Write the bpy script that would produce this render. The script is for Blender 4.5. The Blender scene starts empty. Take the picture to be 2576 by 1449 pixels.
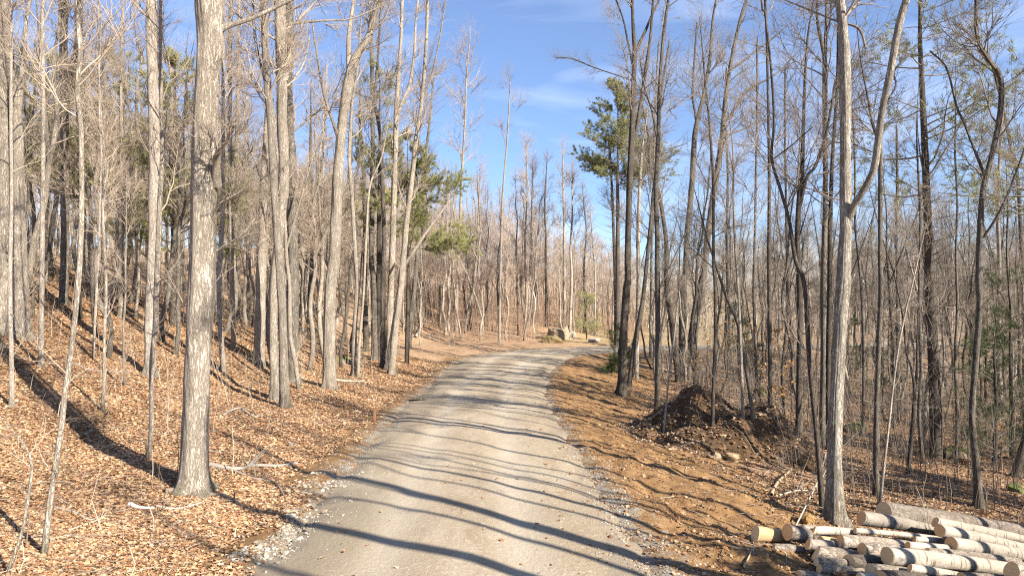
import bpy, math, random
import numpy as np
from mathutils import Vector
R = math.radians
SC = bpy.context.scene
COL = SC.collection
# ------------------------------------------------------------------ camera
# photo coordinates (u, v) below are in a 2576 x 1449 frame: F is the focal length, CX the centre, HZ the horizon row
F, CX, HZ, CAMH = 1717.0, 1288.0, 773.0, 3.1
cd = bpy.data.cameras.new('camera'); cam = bpy.data.objects.new('camera', cd); COL.objects.link(cam)
cam.location = (0, 0, CAMH); cam.rotation_euler = (R(90), 0, 0)
cd.sensor_width = 36; cd.lens = 24; cd.shift_y = (HZ - 724.5) / 2576; cd.clip_start = .1; cd.clip_end = 4000
SC.camera = cam
# ------------------------------------------------------------------ light
SUN_AZ, SUN_EL = 128.0, 33.0           # azimuth clockwise from +Y
SD = Vector((math.sin(R(SUN_AZ)) * math.cos(R(SUN_EL)), math.cos(R(SUN_AZ)) * math.cos(R(SUN_EL)), math.sin(R(SUN_EL))))
sl = bpy.data.lights.new('sun', 'SUN'); sl.energy = 5.0; sl.angle = R(.5); sl.color = (1, .90, .765)
so = bpy.data.objects.new('sun', sl); COL.objects.link(so); so.rotation_euler = SD.to_track_quat('Z', 'Y').to_euler()
W = bpy.data.worlds.new('World'); SC.world = W; W.use_nodes = True
nt = W.node_tree; nt.nodes.clear()
def N(nt, t, **k):
    n = nt.nodes.new(t)
    for a, b in k.items():
        if a.startswith('_'): n.inputs[a[1:].replace('_', ' ')].default_value = b
        else: setattr(n, a, b)
    return n
sky = N(nt, 'ShaderNodeTexSky', sky_type='NISHITA', sun_disc=False, sun_elevation=R(SUN_EL), sun_rotation=R(SUN_AZ), altitude=400, air_density=1.0, dust_density=0.5, ozone_density=5.0)
bg = N(nt, 'ShaderNodeBackground', _Strength=.068); out = N(nt, 'ShaderNodeOutputWorld')
# thin cirrus streaks in the sky, laid out by direction
tc = N(nt, 'ShaderNodeTexCoord'); mp = N(nt, 'ShaderNodeMapping'); mp.inputs['Scale'].default_value = (1.5, 1.5, 8)
mp.inputs['Rotation'].default_value = (0, R(7), 0)
cn = N(nt, 'ShaderNodeTexNoise', _Scale=1.9, _Detail=5.0, _Roughness=.52, _Distortion=.8)
cr = N(nt, 'ShaderNodeMapRange'); cr.inputs[1].default_value = .50; cr.inputs[2].default_value = .85; cr.inputs[3].default_value = .06; cr.inputs[4].default_value = .55
mx = N(nt, 'ShaderNodeMix', data_type='RGBA'); mx.inputs[7].default_value = (6.2, 6.9, 8.2, 1)
L = nt.links.new
L(tc.outputs['Generated'], mp.inputs[0]); L(mp.outputs[0], cn.inputs['Vector']); L(cn.outputs[0], cr.inputs[0])
L(cr.outputs[0], mx.inputs[0]); L(sky.outputs[0], mx.inputs[6]); tn = N(nt, 'ShaderNodeMix', data_type='RGBA', blend_type='MULTIPLY'); tn.inputs[0].default_value = 1; tn.inputs[7].default_value = (1.0, 1.0, 1.07, 1); L(mx.outputs[2], tn.inputs[6]); L(tn.outputs[2], bg.inputs[0]); L(bg.outputs[0], out.inputs[0])
SC.view_settings.view_transform = 'Standard'; SC.view_settings.look = 'None'; SC.view_settings.gamma = 1
SC.view_settings.exposure = 1.6
SC.cycles.use_denoising = False; SC.cycles.filter_width = 1.15; SC.cycles.max_bounces = 5; SC.cycles.diffuse_bounces = 3; SC.cycles.glossy_bounces = 2
# ------------------------------------------------------------------ numeric helpers
rng = np.random.default_rng(7)
def smooth(a, b, x):
    t = np.clip((x - a) / (b - a), 0, 1); return t * t * (3 - 2 * t)
_lat = np.random.default_rng(3).random((256, 256))
def vnoise(x, y):
    xi = np.floor(x).astype(int); yi = np.floor(y).astype(int); fx = x - xi; fy = y - yi
    fx = fx * fx * (3 - 2 * fx); fy = fy * fy * (3 - 2 * fy)
    a = _lat[xi & 255, yi & 255]; b = _lat[(xi + 1) & 255, yi & 255]; c = _lat[xi & 255, (yi + 1) & 255]; d = _lat[(xi + 1) & 255, (yi + 1) & 255]
    return (a * (1 - fx) + b * fx) * (1 - fy) + (c * (1 - fx) + d * fx) * fy - .5
def fbm(x, y, o=4):
    s = 0; a = 1
    for i in range(o):
        s = s + a * vnoise(x * 2 ** i + 17.3 * i, y * 2 ** i - 9.1 * i); a *= .5
    return s
def catmull(P, n):
    P = np.asarray(P, float)
    if len(P) == 2: P = np.array([P[0], (P[0] * 2 + P[1]) / 3, (P[0] + 2 * P[1]) / 3, P[1]])
    Q = np.vstack([2 * P[0] - P[1], P, 2 * P[-1] - P[-2]]); m = len(P) - 1
    t = np.linspace(0, m - 1e-6, n); i = t.astype(int); f = (t - i)[:, None]
    a, b, c, d = Q[i], Q[i + 1], Q[i + 2], Q[i + 3]
    return .5 * (2 * b + (c - a) * f + (2 * a - 5 * b + 4 * c - d) * f ** 2 + (3 * b - 3 * c + d - a) * f ** 3)
# ------------------------------------------------------------------ terrain
RC = catmull([(-.3, -60), (-.4, -20), (-.6, 0), (-.7, 8), (-.9, 14), (-1.05, 20), (-1.0, 26), (-.6, 33), (.1, 40), (2.0, 46.3), (6.2, 50.3), (12, 52.6), (22, 54.5), (42, 58), (90, 70)], 520)
_T = np.gradient(RC, axis=0); _T /= np.linalg.norm(_T, axis=1)[:, None]
def widen(y): return 1 + .32 * smooth(27, 42, y)
def road_s(x, y):
    """signed distance to the road's centre line, positive to its right"""
    x = np.atleast_1d(np.asarray(x, float)); y = np.atleast_1d(np.asarray(y, float)); o = np.empty(len(x)); 
    for i in range(0, len(x), 20000):
        X = x[i:i + 20000, None] - RC[None, :, 0]; Y = y[i:i + 20000, None] - RC[None, :, 1]
        d = X * X + Y * Y; j = d.argmin(1); k = np.arange(len(j))
        cr_ = X[k, j] * _T[j, 1] - Y[k, j] * _T[j, 0]
        o[i:i + 20000] = np.sign(cr_) * np.sqrt(d[k, j]) / widen(RC[j, 1])
    return o
def ground(x, y, s=None, fine=True):
    x = np.atleast_1d(np.asarray(x, float)); y = np.atleast_1d(np.asarray(y, float))
    if s is None: s = road_s(x, y)
    dl = np.maximum(-s - 2.6, 0); dr = np.maximum(s - 2.6, 0)
    hill = .05 * np.minimum(dl, 3) + .11 * np.clip(dl - 1.5, 0, 5) + .345 * np.clip(dl - 5, 0, 18) * smooth(0, 6, dl) + .06 * np.clip(dl - 23, 0, 60)
    hill *= .55 + .45 * smooth(9, 22, y)
    az = x / np.maximum(y, 1)
    hill *= 1 - .9 * smooth(.02, .17, az) * smooth(40, 60, y)
    hill *= 1 - .62 * smooth(38, 60, y) * smooth(-.22, -.08, az)
    hill += .085 * np.clip(y - 84, 0, 170) * (1 - .35 * smooth(.02, .12, az))
    hill -= .10 * np.exp(-((dl - .7) / .6) ** 2) * smooth(.05, .5, dl)
    bank = -(.17 * np.minimum(dr, 5) + .10 * np.clip(dr - 5, 0, 6) + .045 * np.clip(dr - 11, 0, 22))
    bank *= 1 - .6 * smooth(52, 80, y)
    z = hill + bank - .07 * smooth(2.6, 1.95, np.abs(s))
    pile = np.exp(-((x - 6) / 3.2) ** 4 - ((y - 8.3) / 2.0) ** 4); z = z + pile * .25
    z += .25 * fbm(x / 5, y / 5, 2) * smooth(3.2, 9, np.abs(s))
    if fine:
        off = smooth(2.2, 3.0, np.abs(s)); dirt = smooth(2.1, 2.7, s) * smooth(8.5, 6, s)
        z += off * (.07 * fbm(x / .9, y / .9, 4) + dirt * (.10 * fbm(x / .35 + 5, y / .35, 3) + .10 * fbm(x / 1.1 + 3, y / 1.1, 2)))
        z += .05 * fbm(x / .5, y / .5, 3) * smooth(1.8, 2.3, np.abs(s)) * (1 - off)
    return z
def gz(x, y): return float(ground(x, y)[0])
def hit(u, v):
    """where the ray through photo point (u, v) meets the ground"""
    Y = np.concatenate([np.arange(5, 60, .05), np.arange(60, 200, .5)]); X = (u - CX) / F * Y; Z = CAMH - (v - HZ) / F * Y
    b = np.nonzero(Z <= ground(X, Y, fine=False))[0]
    i = b[0] if len(b) else len(Y) - 1
    return X[i], Y[i], Z[i]
def at(u, v, Y): return np.array([(u - CX) / F * Y, Y, CAMH - (v - HZ) / F * Y])
# ------------------------------------------------------------------ mesh helpers
class MB:
    def __init__(s): s.v = []; s.q = []; s.t = []; s.c = []; s.n = 0; s.mq = []
    def add(s, V, quads=None, tris=None, col=None):
        V = np.asarray(V, np.float32).reshape(-1, 3); s.v.append(V)
        if quads is not None and len(quads): s.q.append(np.asarray(quads, np.int64).reshape(-1, 4) + s.n)
        if tris is not None and len(tris): s.t.append(np.asarray(tris, np.int64).reshape(-1, 3) + s.n)
        if col is not None: s.c.append(np.broadcast_to(np.asarray(col, np.float32), (len(V), 3)))
        s.n += len(V); return s
    def tubes(s, P, r, k=6, cap=True, col=None):
        """P (m, n, 3) strands with radii r (m, n)"""
        P = np.asarray(P, float); m, n, _ = P.shape; r = np.broadcast_to(np.asarray(r, float), (m, n))
        if m == 0: return s
        T = np.gradient(P, axis=1); T /= np.linalg.norm(T, axis=2)[..., None] + 1e-9
        D = P[:, -1] - P[:, 0]; D /= np.linalg.norm(D, axis=1)[:, None] + 1e-9
        ref = np.where(np.abs(D[:, 2:3]) > .8, np.array([[1., .1, 0]]), np.array([[0, .1, 1.]]))
        A = np.cross(T, ref[:, None, :]); A /= np.linalg.norm(A, axis=2)[..., None] + 1e-9; B = np.cross(T, A)
        a = np.arange(k) * 2 * math.pi / k
        V = P[:, :, None, :] + r[:, :, None, None] * (np.cos(a)[:, None] * A[:, :, None, :] + np.sin(a)[:, None] * B[:, :, None, :])
        idx = np.arange(m * n * k).reshape(m, n, k); i0 = idx[:, :-1]; i1 = idx[:, 1:]
        Q = np.stack([i0, i1, np.roll(i1, -1, 2), np.roll(i0, -1, 2)], -1).reshape(-1, 4)
        c = None if col is None else np.repeat(np.broadcast_to(col, (m, 3)), n * k, axis=0)
        s.add(V.reshape(-1, 3), Q, None, c)
        return s
    def build(s, name, mat, parent=None, loc=None, smooth_=True):
        V = np.concatenate(s.v) if s.v else np.zeros((0, 3), np.float32)
        if loc is not None: V = V - np.asarray(loc, np.float32)
        q = np.concatenate(s.q) if s.q else np.zeros((0, 4), int); t = np.concatenate(s.t) if s.t else np.zeros((0, 3), int)
        me = bpy.data.meshes.new(name); me.vertices.add(len(V)); me.vertices.foreach_set('co', V.astype(np.float32).ravel())
        me.loops.add(q.size + t.size); me.loops.foreach_set('vertex_index', np.concatenate([q.ravel(), t.ravel()]).astype(np.int32))
        me.polygons.add(len(q) + len(t))
        me.polygons.foreach_set('loop_start', np.concatenate([np.arange(len(q)) * 4, q.size + np.arange(len(t)) * 3]).astype(np.int32))
        me.polygons.foreach_set('use_smooth', np.full(len(q) + len(t), bool(smooth_)))
        if s.c:
            at_ = me.color_attributes.new('Col', 'FLOAT_COLOR', 'POINT'); c = np.concatenate(s.c)
            at_.data.foreach_set('color', np.concatenate([c, np.ones((len(c), 1), np.float32)], 1).astype(np.float32).ravel())
        me.update(calc_edges=True); me.materials.append(mat)
        o = bpy.data.objects.new(name, me); COL.objects.link(o)
        if loc is not None and parent is None: o.location = loc
        if parent is not None: o.parent = parent
        return o
def tag(o, label=None, cat=None, group=None, kind=None):
    if label: o['label'] = label
    if cat: o['category'] = cat
    if group: o['group'] = group
    if kind: o['kind'] = kind
    return o
def empty(name, loc):
    o = bpy.data.objects.new(name, None); o.location = loc; o.empty_display_size = .2; COL.objects.link(o); return o
def copy_tree(o, parent=None):
    c = o.copy(); COL.objects.link(c); c.parent = parent
    for ch in KIDS.get(o.name, []): copy_tree(ch, c)
    return c
KIDS = {}
# ------------------------------------------------------------------ materials
def newmat(name, rough=.9):
    m = bpy.data.materials.new(name); m.use_nodes = True; t = m.node_tree; b = t.nodes['Principled BSDF']
    b.inputs['Roughness'].default_value = rough; b.inputs['Specular IOR Level'].default_value = .25
    return m, t, b, t.links.new
def ramp(t, fac, stops, interp='LINEAR'):
    n = t.nodes.new('ShaderNodeValToRGB'); n.color_ramp.interpolation = interp; e = n.color_ramp.elements
    while len(e) < len(stops): e.new(.5)
    for k, (p, c) in zip(e, stops): k.position = p; k.color = (*c, 1)
    t.links.new(fac, n.inputs[0]); return n.outputs[0]
def noise(t, vec, scale, detail=4, rough=.55, dist=0, sc=None):
    if sc is not None:
        m = t.nodes.new('ShaderNodeMapping'); m.inputs['Scale'].default_value = sc; t.links.new(vec, m.inputs[0]); vec = m.outputs[0]
    n = t.nodes.new('ShaderNodeTexNoise'); n.inputs['Scale'].default_value = scale; n.inputs['Detail'].default_value = detail
    n.inputs['Roughness'].default_value = rough; n.inputs['Distortion'].default_value = dist; t.links.new(vec, n.inputs['Vector']); return n.outputs[0]
def mix(t, fac, a, b, mode='MIX'):
    n = t.nodes.new('ShaderNodeMix'); n.data_type = 'RGBA'; n.blend_type = mode
    for i, x in ((0, fac), (6, a), (7, b)):
        if isinstance(x, (int, float)): n.inputs[i].default_value = x
        elif isinstance(x, tuple): n.inputs[i].default_value = (*x, 1)
        else: t.links.new(x, n.inputs[i])
    return n.outputs[2]
def math_(t, op, a, b=0.0, c=None):
    n = t.nodes.new('ShaderNodeMath'); n.operation = op
    for i, x in enumerate((a, b) if c is None else (a, b, c)):
        if isinstance(x, (int, float)): n.inputs[i].default_value = x
        else: t.links.new(x, n.inputs[i])
    return n.outputs[0]
def bump(t, b, h, strength, dist):
    n = t.nodes.new('ShaderNodeBump'); n.inputs['Strength'].default_value = strength; n.inputs['Distance'].default_value = dist
    t.links.new(h, n.inputs['Height']); t.links.new(n.outputs[0], b.inputs['Normal'])
def mr(t, x, a, b, lo=0., hi=1.):
    n = t.nodes.new('ShaderNodeMapRange'); n.inputs[1].default_value = a; n.inputs[2].default_value = b; n.inputs[3].default_value = lo; n.inputs[4].default_value = hi
    t.links.new(x, n.inputs[0]); return n.outputs[0]
def bark(name, light, mid, crack, lichen, fis=.9, ring=.3, lich=.35, swap=False, st=(24, 24, 3.2)):
    """fissured bark with horizontal scars, blotches and lichen; swap: the grain runs along X (logs)"""
    m, t, b, l = newmat(name, .92); c = t.nodes.new('ShaderNodeTexCoord').outputs['Object']
    if swap:
        mm = t.nodes.new('ShaderNodeMapping'); mm.inputs['Rotation'].default_value = (0, R(90), 0); l(c, mm.inputs[0]); c = mm.outputs[0]
    info = t.nodes.new('ShaderNodeObjectInfo').outputs['Random']
    f0 = noise(t, c, 1, 4, .6, .8, st); f1 = noise(t, c, 1, 4, .6, .8, tuple(x * 1.9 for x in st)); f = math_(t, 'MULTIPLY', mr(t, math_(t, 'ABSOLUTE', math_(t, 'SUBTRACT', f0, .5)), 0, .055), mr(t, math_(t, 'ABSOLUTE', math_(t, 'SUBTRACT', f1, .48)), 0, .05, .35, 1)); g = noise(t, c, 1, 3, .6, .3, (2.5, 2.5, 13) if swap else (5, 5, 34)); p = noise(t, c, 1, 4, .6, .4, (3.2, 3.2, 1.6)); q = noise(t, c, 9, 5, .7)
    col = mix(t, mr(t, p, .35, .65), mid, light)
    col = mix(t, math_(t, 'MULTIPLY', mr(t, f, 1, .1), math_(t, 'MULTIPLY', mr(t, noise(t, c, 2.2, 3), .3, .6, .45, 1.0), fis)), col, crack)
    col = mix(t, math_(t, 'MULTIPLY', mr(t, g, .56 if swap else .60, .64 if swap else .72), ring), col, crack)
    col = mix(t, math_(t, 'MULTIPLY', mr(t, q, .56, .66), lich), col, lichen)
    if not swap:
        sx = t.nodes.new('ShaderNodeSeparateXYZ'); l(c, sx.inputs[0]); ms_ = mr(t, math_(t, 'ADD', sx.outputs[2], math_(t, 'MULTIPLY', p, 1.6)), 1.25, .75)
        col = mix(t, math_(t, 'MULTIPLY', ms_, .6), col, mix(t, mr(t, p, .4, .6), (.10, .10, .045), (.16, .12, .085)))
    col = mix(t, 1.0, col, ramp(t, info, [(0, (.66, .645, .63)), (.5, (.95, .93, .9)), (1, (1.12, 1.1, 1.06))]), 'MULTIPLY')
    l(col, b.inputs[0]); bump(t, b, math_(t, 'ADD', math_(t, 'MULTIPLY', f, 1.0), math_(t, 'MULTIPLY', q, .3)), .35 if swap else .9, .012 if swap else .02)
    return m
M = {}
M['tan'] = bark('bark_tan', (.64, .575, .49), (.43, .38, .31), (.17, .14, .11), (.60, .58, .49), fis=.6, lich=.18)
M['ash'] = bark('bark_ash', (.56, .52, .46), (.34, .31, .26), (.11, .09, .07), (.55, .56, .43), fis=.7, lich=.7)
M['grey'] = bark('bark_grey', (.33, .30, .26), (.19, .17, .143), (.065, .055, .045), (.40, .41, .33), lich=.5)
M['dark'] = bark('bark_dark', (.19, .165, .14), (.125, .105, .088), (.045, .037, .03), (.30, .31, .25), lich=.3)
M['birch'] = bark('bark_birch', (.68, .62, .54), (.50, .44, .37), (.10, .08, .065), (.6, .59, .5), fis=.35, ring=.9)
def twigmat(name, c1, c2):
    m, t, b, l = newmat(name, .85); c = t.nodes.new('ShaderNodeTexCoord').outputs['Object']
    info = t.nodes.new('ShaderNodeObjectInfo').outputs['Random']
    col = mix(t, mr(t, noise(t, c, 1.3, 3), .35, .65), c1, c2)
    col = mix(t, 1.0, col, ramp(t, info, [(0, (.75, .74, .73)), (1, (1.15, 1.12, 1.08))]), 'MULTIPLY')
    l(col, b.inputs[0]); return m
M['twig_tan'] = twigmat('twigs_tan', (.48, .405, .32), (.34, .28, .22))
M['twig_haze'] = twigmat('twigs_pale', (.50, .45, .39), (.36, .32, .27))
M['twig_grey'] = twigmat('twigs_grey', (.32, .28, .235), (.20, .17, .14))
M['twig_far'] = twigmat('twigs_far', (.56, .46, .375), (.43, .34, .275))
M['needle'] = twigmat('pine_needles', (.25, .27, .09), (.38, .38, .17))
M['needle_dark'] = twigmat('fir_needles', (.05, .085, .03), (.09, .13, .045))
def colmat(name, rough=.9, bumpy=0, transl=0, nsc=60, var=.25):
    m, t, b, l = newmat(name, rough); a = t.nodes.new('ShaderNodeAttribute'); a.attribute_name = 'Col'; c = t.nodes.new('ShaderNodeTexCoord').outputs['Object']
    n = noise(t, c, nsc, 4, .65)
    l(mix(t, 1.0, a.outputs[0], ramp(t, n, [(.3, (1 - var,) * 3), (.7, (1 + var,) * 3)]), 'MULTIPLY'), b.inputs[0])
    if bumpy: bump(t, b, n, bumpy, .01)
    if transl:
        tr = t.nodes.new('ShaderNodeBsdfTranslucent'); l(a.outputs[0], tr.inputs[0]); ms = t.nodes.new('ShaderNodeMixShader'); ms.inputs[0].default_value = transl
        l(b.outputs[0], ms.inputs[1]); l(tr.outputs[0], ms.inputs[2]); l(ms.outputs[0], t.nodes['Material Output'].inputs[0])
    return m
M['leaf'] = colmat('dry_leaves', .75, 0, .2); M['stone'] = colmat('crushed_stone', .9, .6); M['soil'] = colmat('soil_clods', 1, .8); M['stick'] = colmat('dead_wood', .9, .4)
# ground
def ground_mat(dark=False):
    m, t, b, l = newmat('forest_ground', .95); c = t.nodes.new('ShaderNodeTexCoord').outputs['Object']
    a = t.nodes.new('ShaderNodeAttribute'); a.attribute_name = 'Col'; sp = t.nodes.new('ShaderNodeSeparateColor'); l(a.outputs[0], sp.inputs[0])
    vo = t.nodes.new('ShaderNodeTexVoronoi'); vo.inputs['Scale'].default_value = 13; vo.inputs['Randomness'].default_value = 1
    wv = t.nodes.new('ShaderNodeVectorMath'); wv.operation = 'ADD'; nn = t.nodes.new('ShaderNodeTexNoise'); nn.inputs['Scale'].default_value = 9; l(c, nn.inputs['Vector'])
    sc_ = t.nodes.new('ShaderNodeVectorMath'); sc_.operation = 'SCALE'; sc_.inputs['Scale'].default_value = .12; l(nn.outputs[1], sc_.inputs[0]); l(c, wv.inputs[0]); l(sc_.outputs[0], wv.inputs[1]); l(wv.outputs[0], vo.inputs['Vector'])
    s2 = t.nodes.new('ShaderNodeSeparateColor'); l(vo.outputs['Color'], s2.inputs[0])
    leaf = ramp(t, s2.outputs[0], [(0, (.21, .135, .08)), (.25, (.32, .21, .125)), (.5, (.44, .30, .18)), (.75, (.38, .23, .13)), (1, (.53, .40, .26))])
    big = noise(t, c, .45, 5, .6)
    leaf = mix(t, mr(t, big, .52, .72), leaf, (.20, .125, .075))
    n1 = noise(t, c, 3.5, 6, .7); n2 = noise(t, c, 30, 5, .7)
    dirt = ramp(t, n1, [(.3, (.13, .068, .028)), (.5, (.27, .155, .064)), (.68, (.38, .24, .115))])
    dirt = mix(t, mr(t, n2, .58, .7), dirt, (.42, .30, .19)); dirt = mix(t, mr(t, n2, .42, .32), dirt, (.08, .04, .02))
    if dark: dirt = mix(t, 1.0, dirt, (.40, .42, .5), 'MULTIPLY'); leaf = mix(t, 1.0, leaf, (.6, .55, .55), 'MULTIPLY')  # mound variant: the shade lying on it is multiplied into soil and leaf colours
    field = ramp(t, n1, [(.3, (.36, .26, .13)), (.7, (.46, .35, .19))])
    grav = ramp(t, n2, [(.3, (.15, .13, .10)), (.5, (.29, .26, .21)), (.7, (.44, .405, .345))])
    ed = math_(t, 'ADD', sp.outputs[0], math_(t, 'MULTIPLY', math_(t, 'SUBTRACT', n1, .5), 1.6))
    col = mix(t, mr(t, ed, .35, .65), leaf, dirt)
    eg = math_(t, 'ADD', sp.outputs[2], math_(t, 'MULTIPLY', math_(t, 'SUBTRACT', n1, .5), 1.8))
    col = mix(t, mr(t, eg, .45, .7), col, grav)
    col = mix(t, sp.outputs[1], col, field); l(col, b.inputs[0])
    h = math_(t, 'ADD', math_(t, 'MULTIPLY', n2, .7), math_(t, 'MULTIPLY', s2.outputs[1], .5)); bump(t, b, h, 1.0, .035)
    return m
def road_mat():
    m, t, b, l = newmat('gravel_road', .95); c = t.nodes.new('ShaderNodeTexCoord').outputs['Object']
    a = t.nodes.new('ShaderNodeAttribute'); a.attribute_name = 'Col'; sp = t.nodes.new('ShaderNodeSeparateColor'); l(a.outputs[0], sp.inputs[0])
    n0 = noise(t, c, .5, 5, .6, .3, (1, .45, 1)); n1 = noise(t, c, 2.2, 6, .65, 0, (1.4, .5, 1)); n2 = noise(t, c, 55, 4, .75); n3 = noise(t, c, 14, 5, .7)
    col = ramp(t, n0, [(.3, (.27, .21, .14)), (.5, (.37, .305, .215)), (.7, (.47, .41, .31))])
    col = mix(t, mr(t, n1, .50, .66, 0, .75), col, (.30, .225, .145))
    col = mix(t, mr(t, n3, .56, .70, 0, .8), col, (.56, .50, .40)); col = mix(t, mr(t, n3, .40, .28, 0, .55), col, (.24, .20, .155))
    col = mix(t, mr(t, n2, .62, .74, 0, .8), col, (.62, .58, .52)); col = mix(t, mr(t, n2, .40, .28, 0, .7), col, (.17, .14, .11))
    n4 = noise(t, c, 26, 3, .6); vs = t.nodes.new('ShaderNodeTexVoronoi'); vs.inputs['Scale'].default_value = 24; l(c, vs.inputs['Vector']); v3 = t.nodes.new('ShaderNodeSeparateColor'); l(vs.outputs['Color'], v3.inputs[0])
    peb = math_(t, 'MULTIPLY', mr(t, vs.outputs['Distance'], .32, .22), mr(t, v3.outputs[0], .80, .82))
    col = mix(t, math_(t, 'MULTIPLY', peb, mr(t, sp.outputs[1], 0, 1, .85, .15)), col, ramp(t, v3.outputs[1], [(0, (.20, .17, .14)), (.5, (.45, .41, .35)), (1, (.66, .62, .55))]))
    col = mix(t, math_(t, 'MULTIPLY', sp.outputs[1], mr(t, n1, .3, .7, .2, .8)), col, (.52, .465, .37))
    col = mix(t, math_(t, 'MULTIPLY', sp.outputs[2], mr(t, n0, .35, .6, .1, .85)), col, (.235, .20, .14))
    ed = math_(t, 'ADD', sp.outputs[0], math_(t, 'MULTIPLY', math_(t, 'SUBTRACT', n3, .5), 1.2))
    col = mix(t, mr(t, ed, .55, .9, 0, .75), col, (.27, .225, .165)); l(col, b.inputs[0])
    bump(t, b, math_(t, 'ADD', math_(t, 'MULTIPLY', n2, .35), n3), .75, .022); return m
def axis(parts):
    o = [parts[0][0]]
    for a, b, st in parts: o += list(np.linspace(a, b, max(2, int(round((b - a) / st)) + 1)))[1:]
    return np.array(o)
def grid_faces(ny, nx):
    i = np.arange(ny * nx).reshape(ny, nx); return np.stack([i[:-1, :-1], i[:-1, 1:], i[1:, 1:], i[1:, :-1]], -1).reshape(-1, 4)
far = [(2000, 1000, 1), (1000, 500, 1), (500, 250, 1), (250, 150, 1)]
xs = axis([(-2000, -500, 500), (-500, -120, 60), (-120, -40, 4), (-40, -14, .5), (-14, -9, .2), (-9, 9, .09), (9, 14, .2), (14, 40, .5), (40, 120, 4), (120, 500, 60), (500, 2000, 500)])
ys = axis([(-600, -60, 90), (-60, 0, 4), (0, 6, .5), (6, 20, .09), (20, 34, .18), (34, 64, .4), (64, 130, 2), (130, 400, 30), (400, 2400, 400)])
GX, GY = np.meshgrid(xs, ys); gx, gy = GX.ravel(), GY.ravel(); gs = road_s(gx, gy); gzv = ground(gx, gy, gs)
jn = fbm(gx / 1.3, gy / 1.3, 3)
dirtm = smooth(1.9, 2.4, gs) * smooth(7.2, 5.2, gs + 1.6 * jn) +   .75 * smooth(-3.7, -2.6, gs + .9 * jn) * (gs < 0)
dirtm *= np.where(gs > 0, 1 - .5 * smooth(36, 48, gy), 1)
fieldm = smooth(54, 60, gy) * smooth(.05, .12, gx / np.maximum(gy, 1)) * smooth(.42, .30, gx / np.maximum(gy, 1))
gravm = np.exp(-((np.abs(gs) - 2.35) / .38) ** 2) * np.where(gs > 0, .55, .62) + .35 * np.exp(-((gs - 2.9) / .5) ** 2) * smooth(16, 10, gy)
terrain = MB().add(np.stack([gx, gy, gzv], 1), grid_faces(len(ys), len(xs)), None, np.stack([dirtm, fieldm, gravm], 1)).build('ground', ground_mat())
tag(terrain, 'leaf covered forest floor with bare brown soil beside the road', kind='structure')
# road ribbon
rs = np.linspace(-3.0, 3.0, 49); rc = catmull(RC[90:500:4], 900); tt = np.gradient(rc, axis=0); tt /= np.linalg.norm(tt, axis=1)[:, None]; nn_ = np.stack([tt[:, 1], -tt[:, 0]], 1)
WD = widen(rc[:, 1])[:, None]; RX = rc[:, None, 0] + nn_[:, None, 0] * rs * WD; RY = rc[:, None, 1] + nn_[:, None, 1] * rs * WD; S = np.broadcast_to(rs, RX.shape)
def road_z(x, y, s):
    return .10 * (1 - (s / 2.6) ** 2) - .025 * np.exp(-((np.abs(s) - .85) / .3) ** 2) + .03 * fbm(x / 3, y / 3, 3) + .012 * fbm(x / .5, y / .5, 2) - .10 * smooth(1.95, 2.6, np.abs(s) + .5 * fbm(x / .8, y / .8, 3))
RZ = road_z(RX, RY, S)
road = MB().add(np.stack([RX, RY, RZ], -1).reshape(-1, 3), grid_faces(*RX.shape), None, np.stack([smooth(1.2, 2.2, np.abs(S) + .8 * fbm(RX / 2, RY / 2, 2) + (S < 0) * .3), np.exp(-((np.abs(S + .15 * fbm(RX, RY / 6, 2)) - .85) / .32) ** 2), smooth(.5, 1.6, -S) * smooth(15, 8, RY)], -1).reshape(-1, 3)).build('road', road_mat())
tag(road, 'packed grey gravel lane bending right between the trees', kind='structure')
def top(x, y):
    x = np.atleast_1d(np.asarray(x, float)); y = np.atleast_1d(np.asarray(y, float)); s = road_s(x, y)
    g = ground(x, y, s); return np.where(np.abs(s) < 3.0, np.maximum(g, road_z(x, y, s)), g)
# ------------------------------------------------------------------ branches
def sample(P, r, idx, f):
    n = P.shape[1]; t = np.clip(f, 0, .999) * (n - 1); i = t.astype(int); w = (t - i)[:, None]
    p = P[idx, i] * (1 - w) + P[idx, i + 1] * w; tg = P[idx, i + 1] - P[idx, i]; tg /= np.linalg.norm(tg, axis=1)[:, None] + 1e-9
    rr = r[idx, i] * (1 - w[:, 0]) + r[idx, i + 1] * w[:, 0]; return p, tg, rr
def rnd_perp(g, tg):
    v = g.normal(size=tg.shape); v -= (v * tg).sum(1)[:, None] * tg; return v / (np.linalg.norm(v, axis=1)[:, None] + 1e-9)
def sprout(g, P, r, idx, f, ang, length, r0, n, up=.3, wob=.06, tip=.15, maxr=.75):
    """strands that leave the parents P at fraction f with the angle ang, curving up"""
    p, tg, rr = sample(P, r, idx, f); d = tg * np.cos(ang)[:, None] + rnd_perp(g, tg) * np.sin(ang)[:, None]
    k = len(idx); out = np.empty((k, n, 3)); out[:, 0] = p; st = length[:, None] / (n - 1)
    for j in range(1, n):
        d = d + g.normal(size=d.shape) * wob + np.array([0, 0, up / (n - 1)]); d /= np.linalg.norm(d, axis=1)[:, None]; out[:, j] = out[:, j - 1] + d * st
    r0 = np.minimum(r0, rr * maxr); s = np.linspace(0, 1, n); rad = r0[:, None] * (1 - (1 - tip) * s) ** 1
    return out, rad
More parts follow.
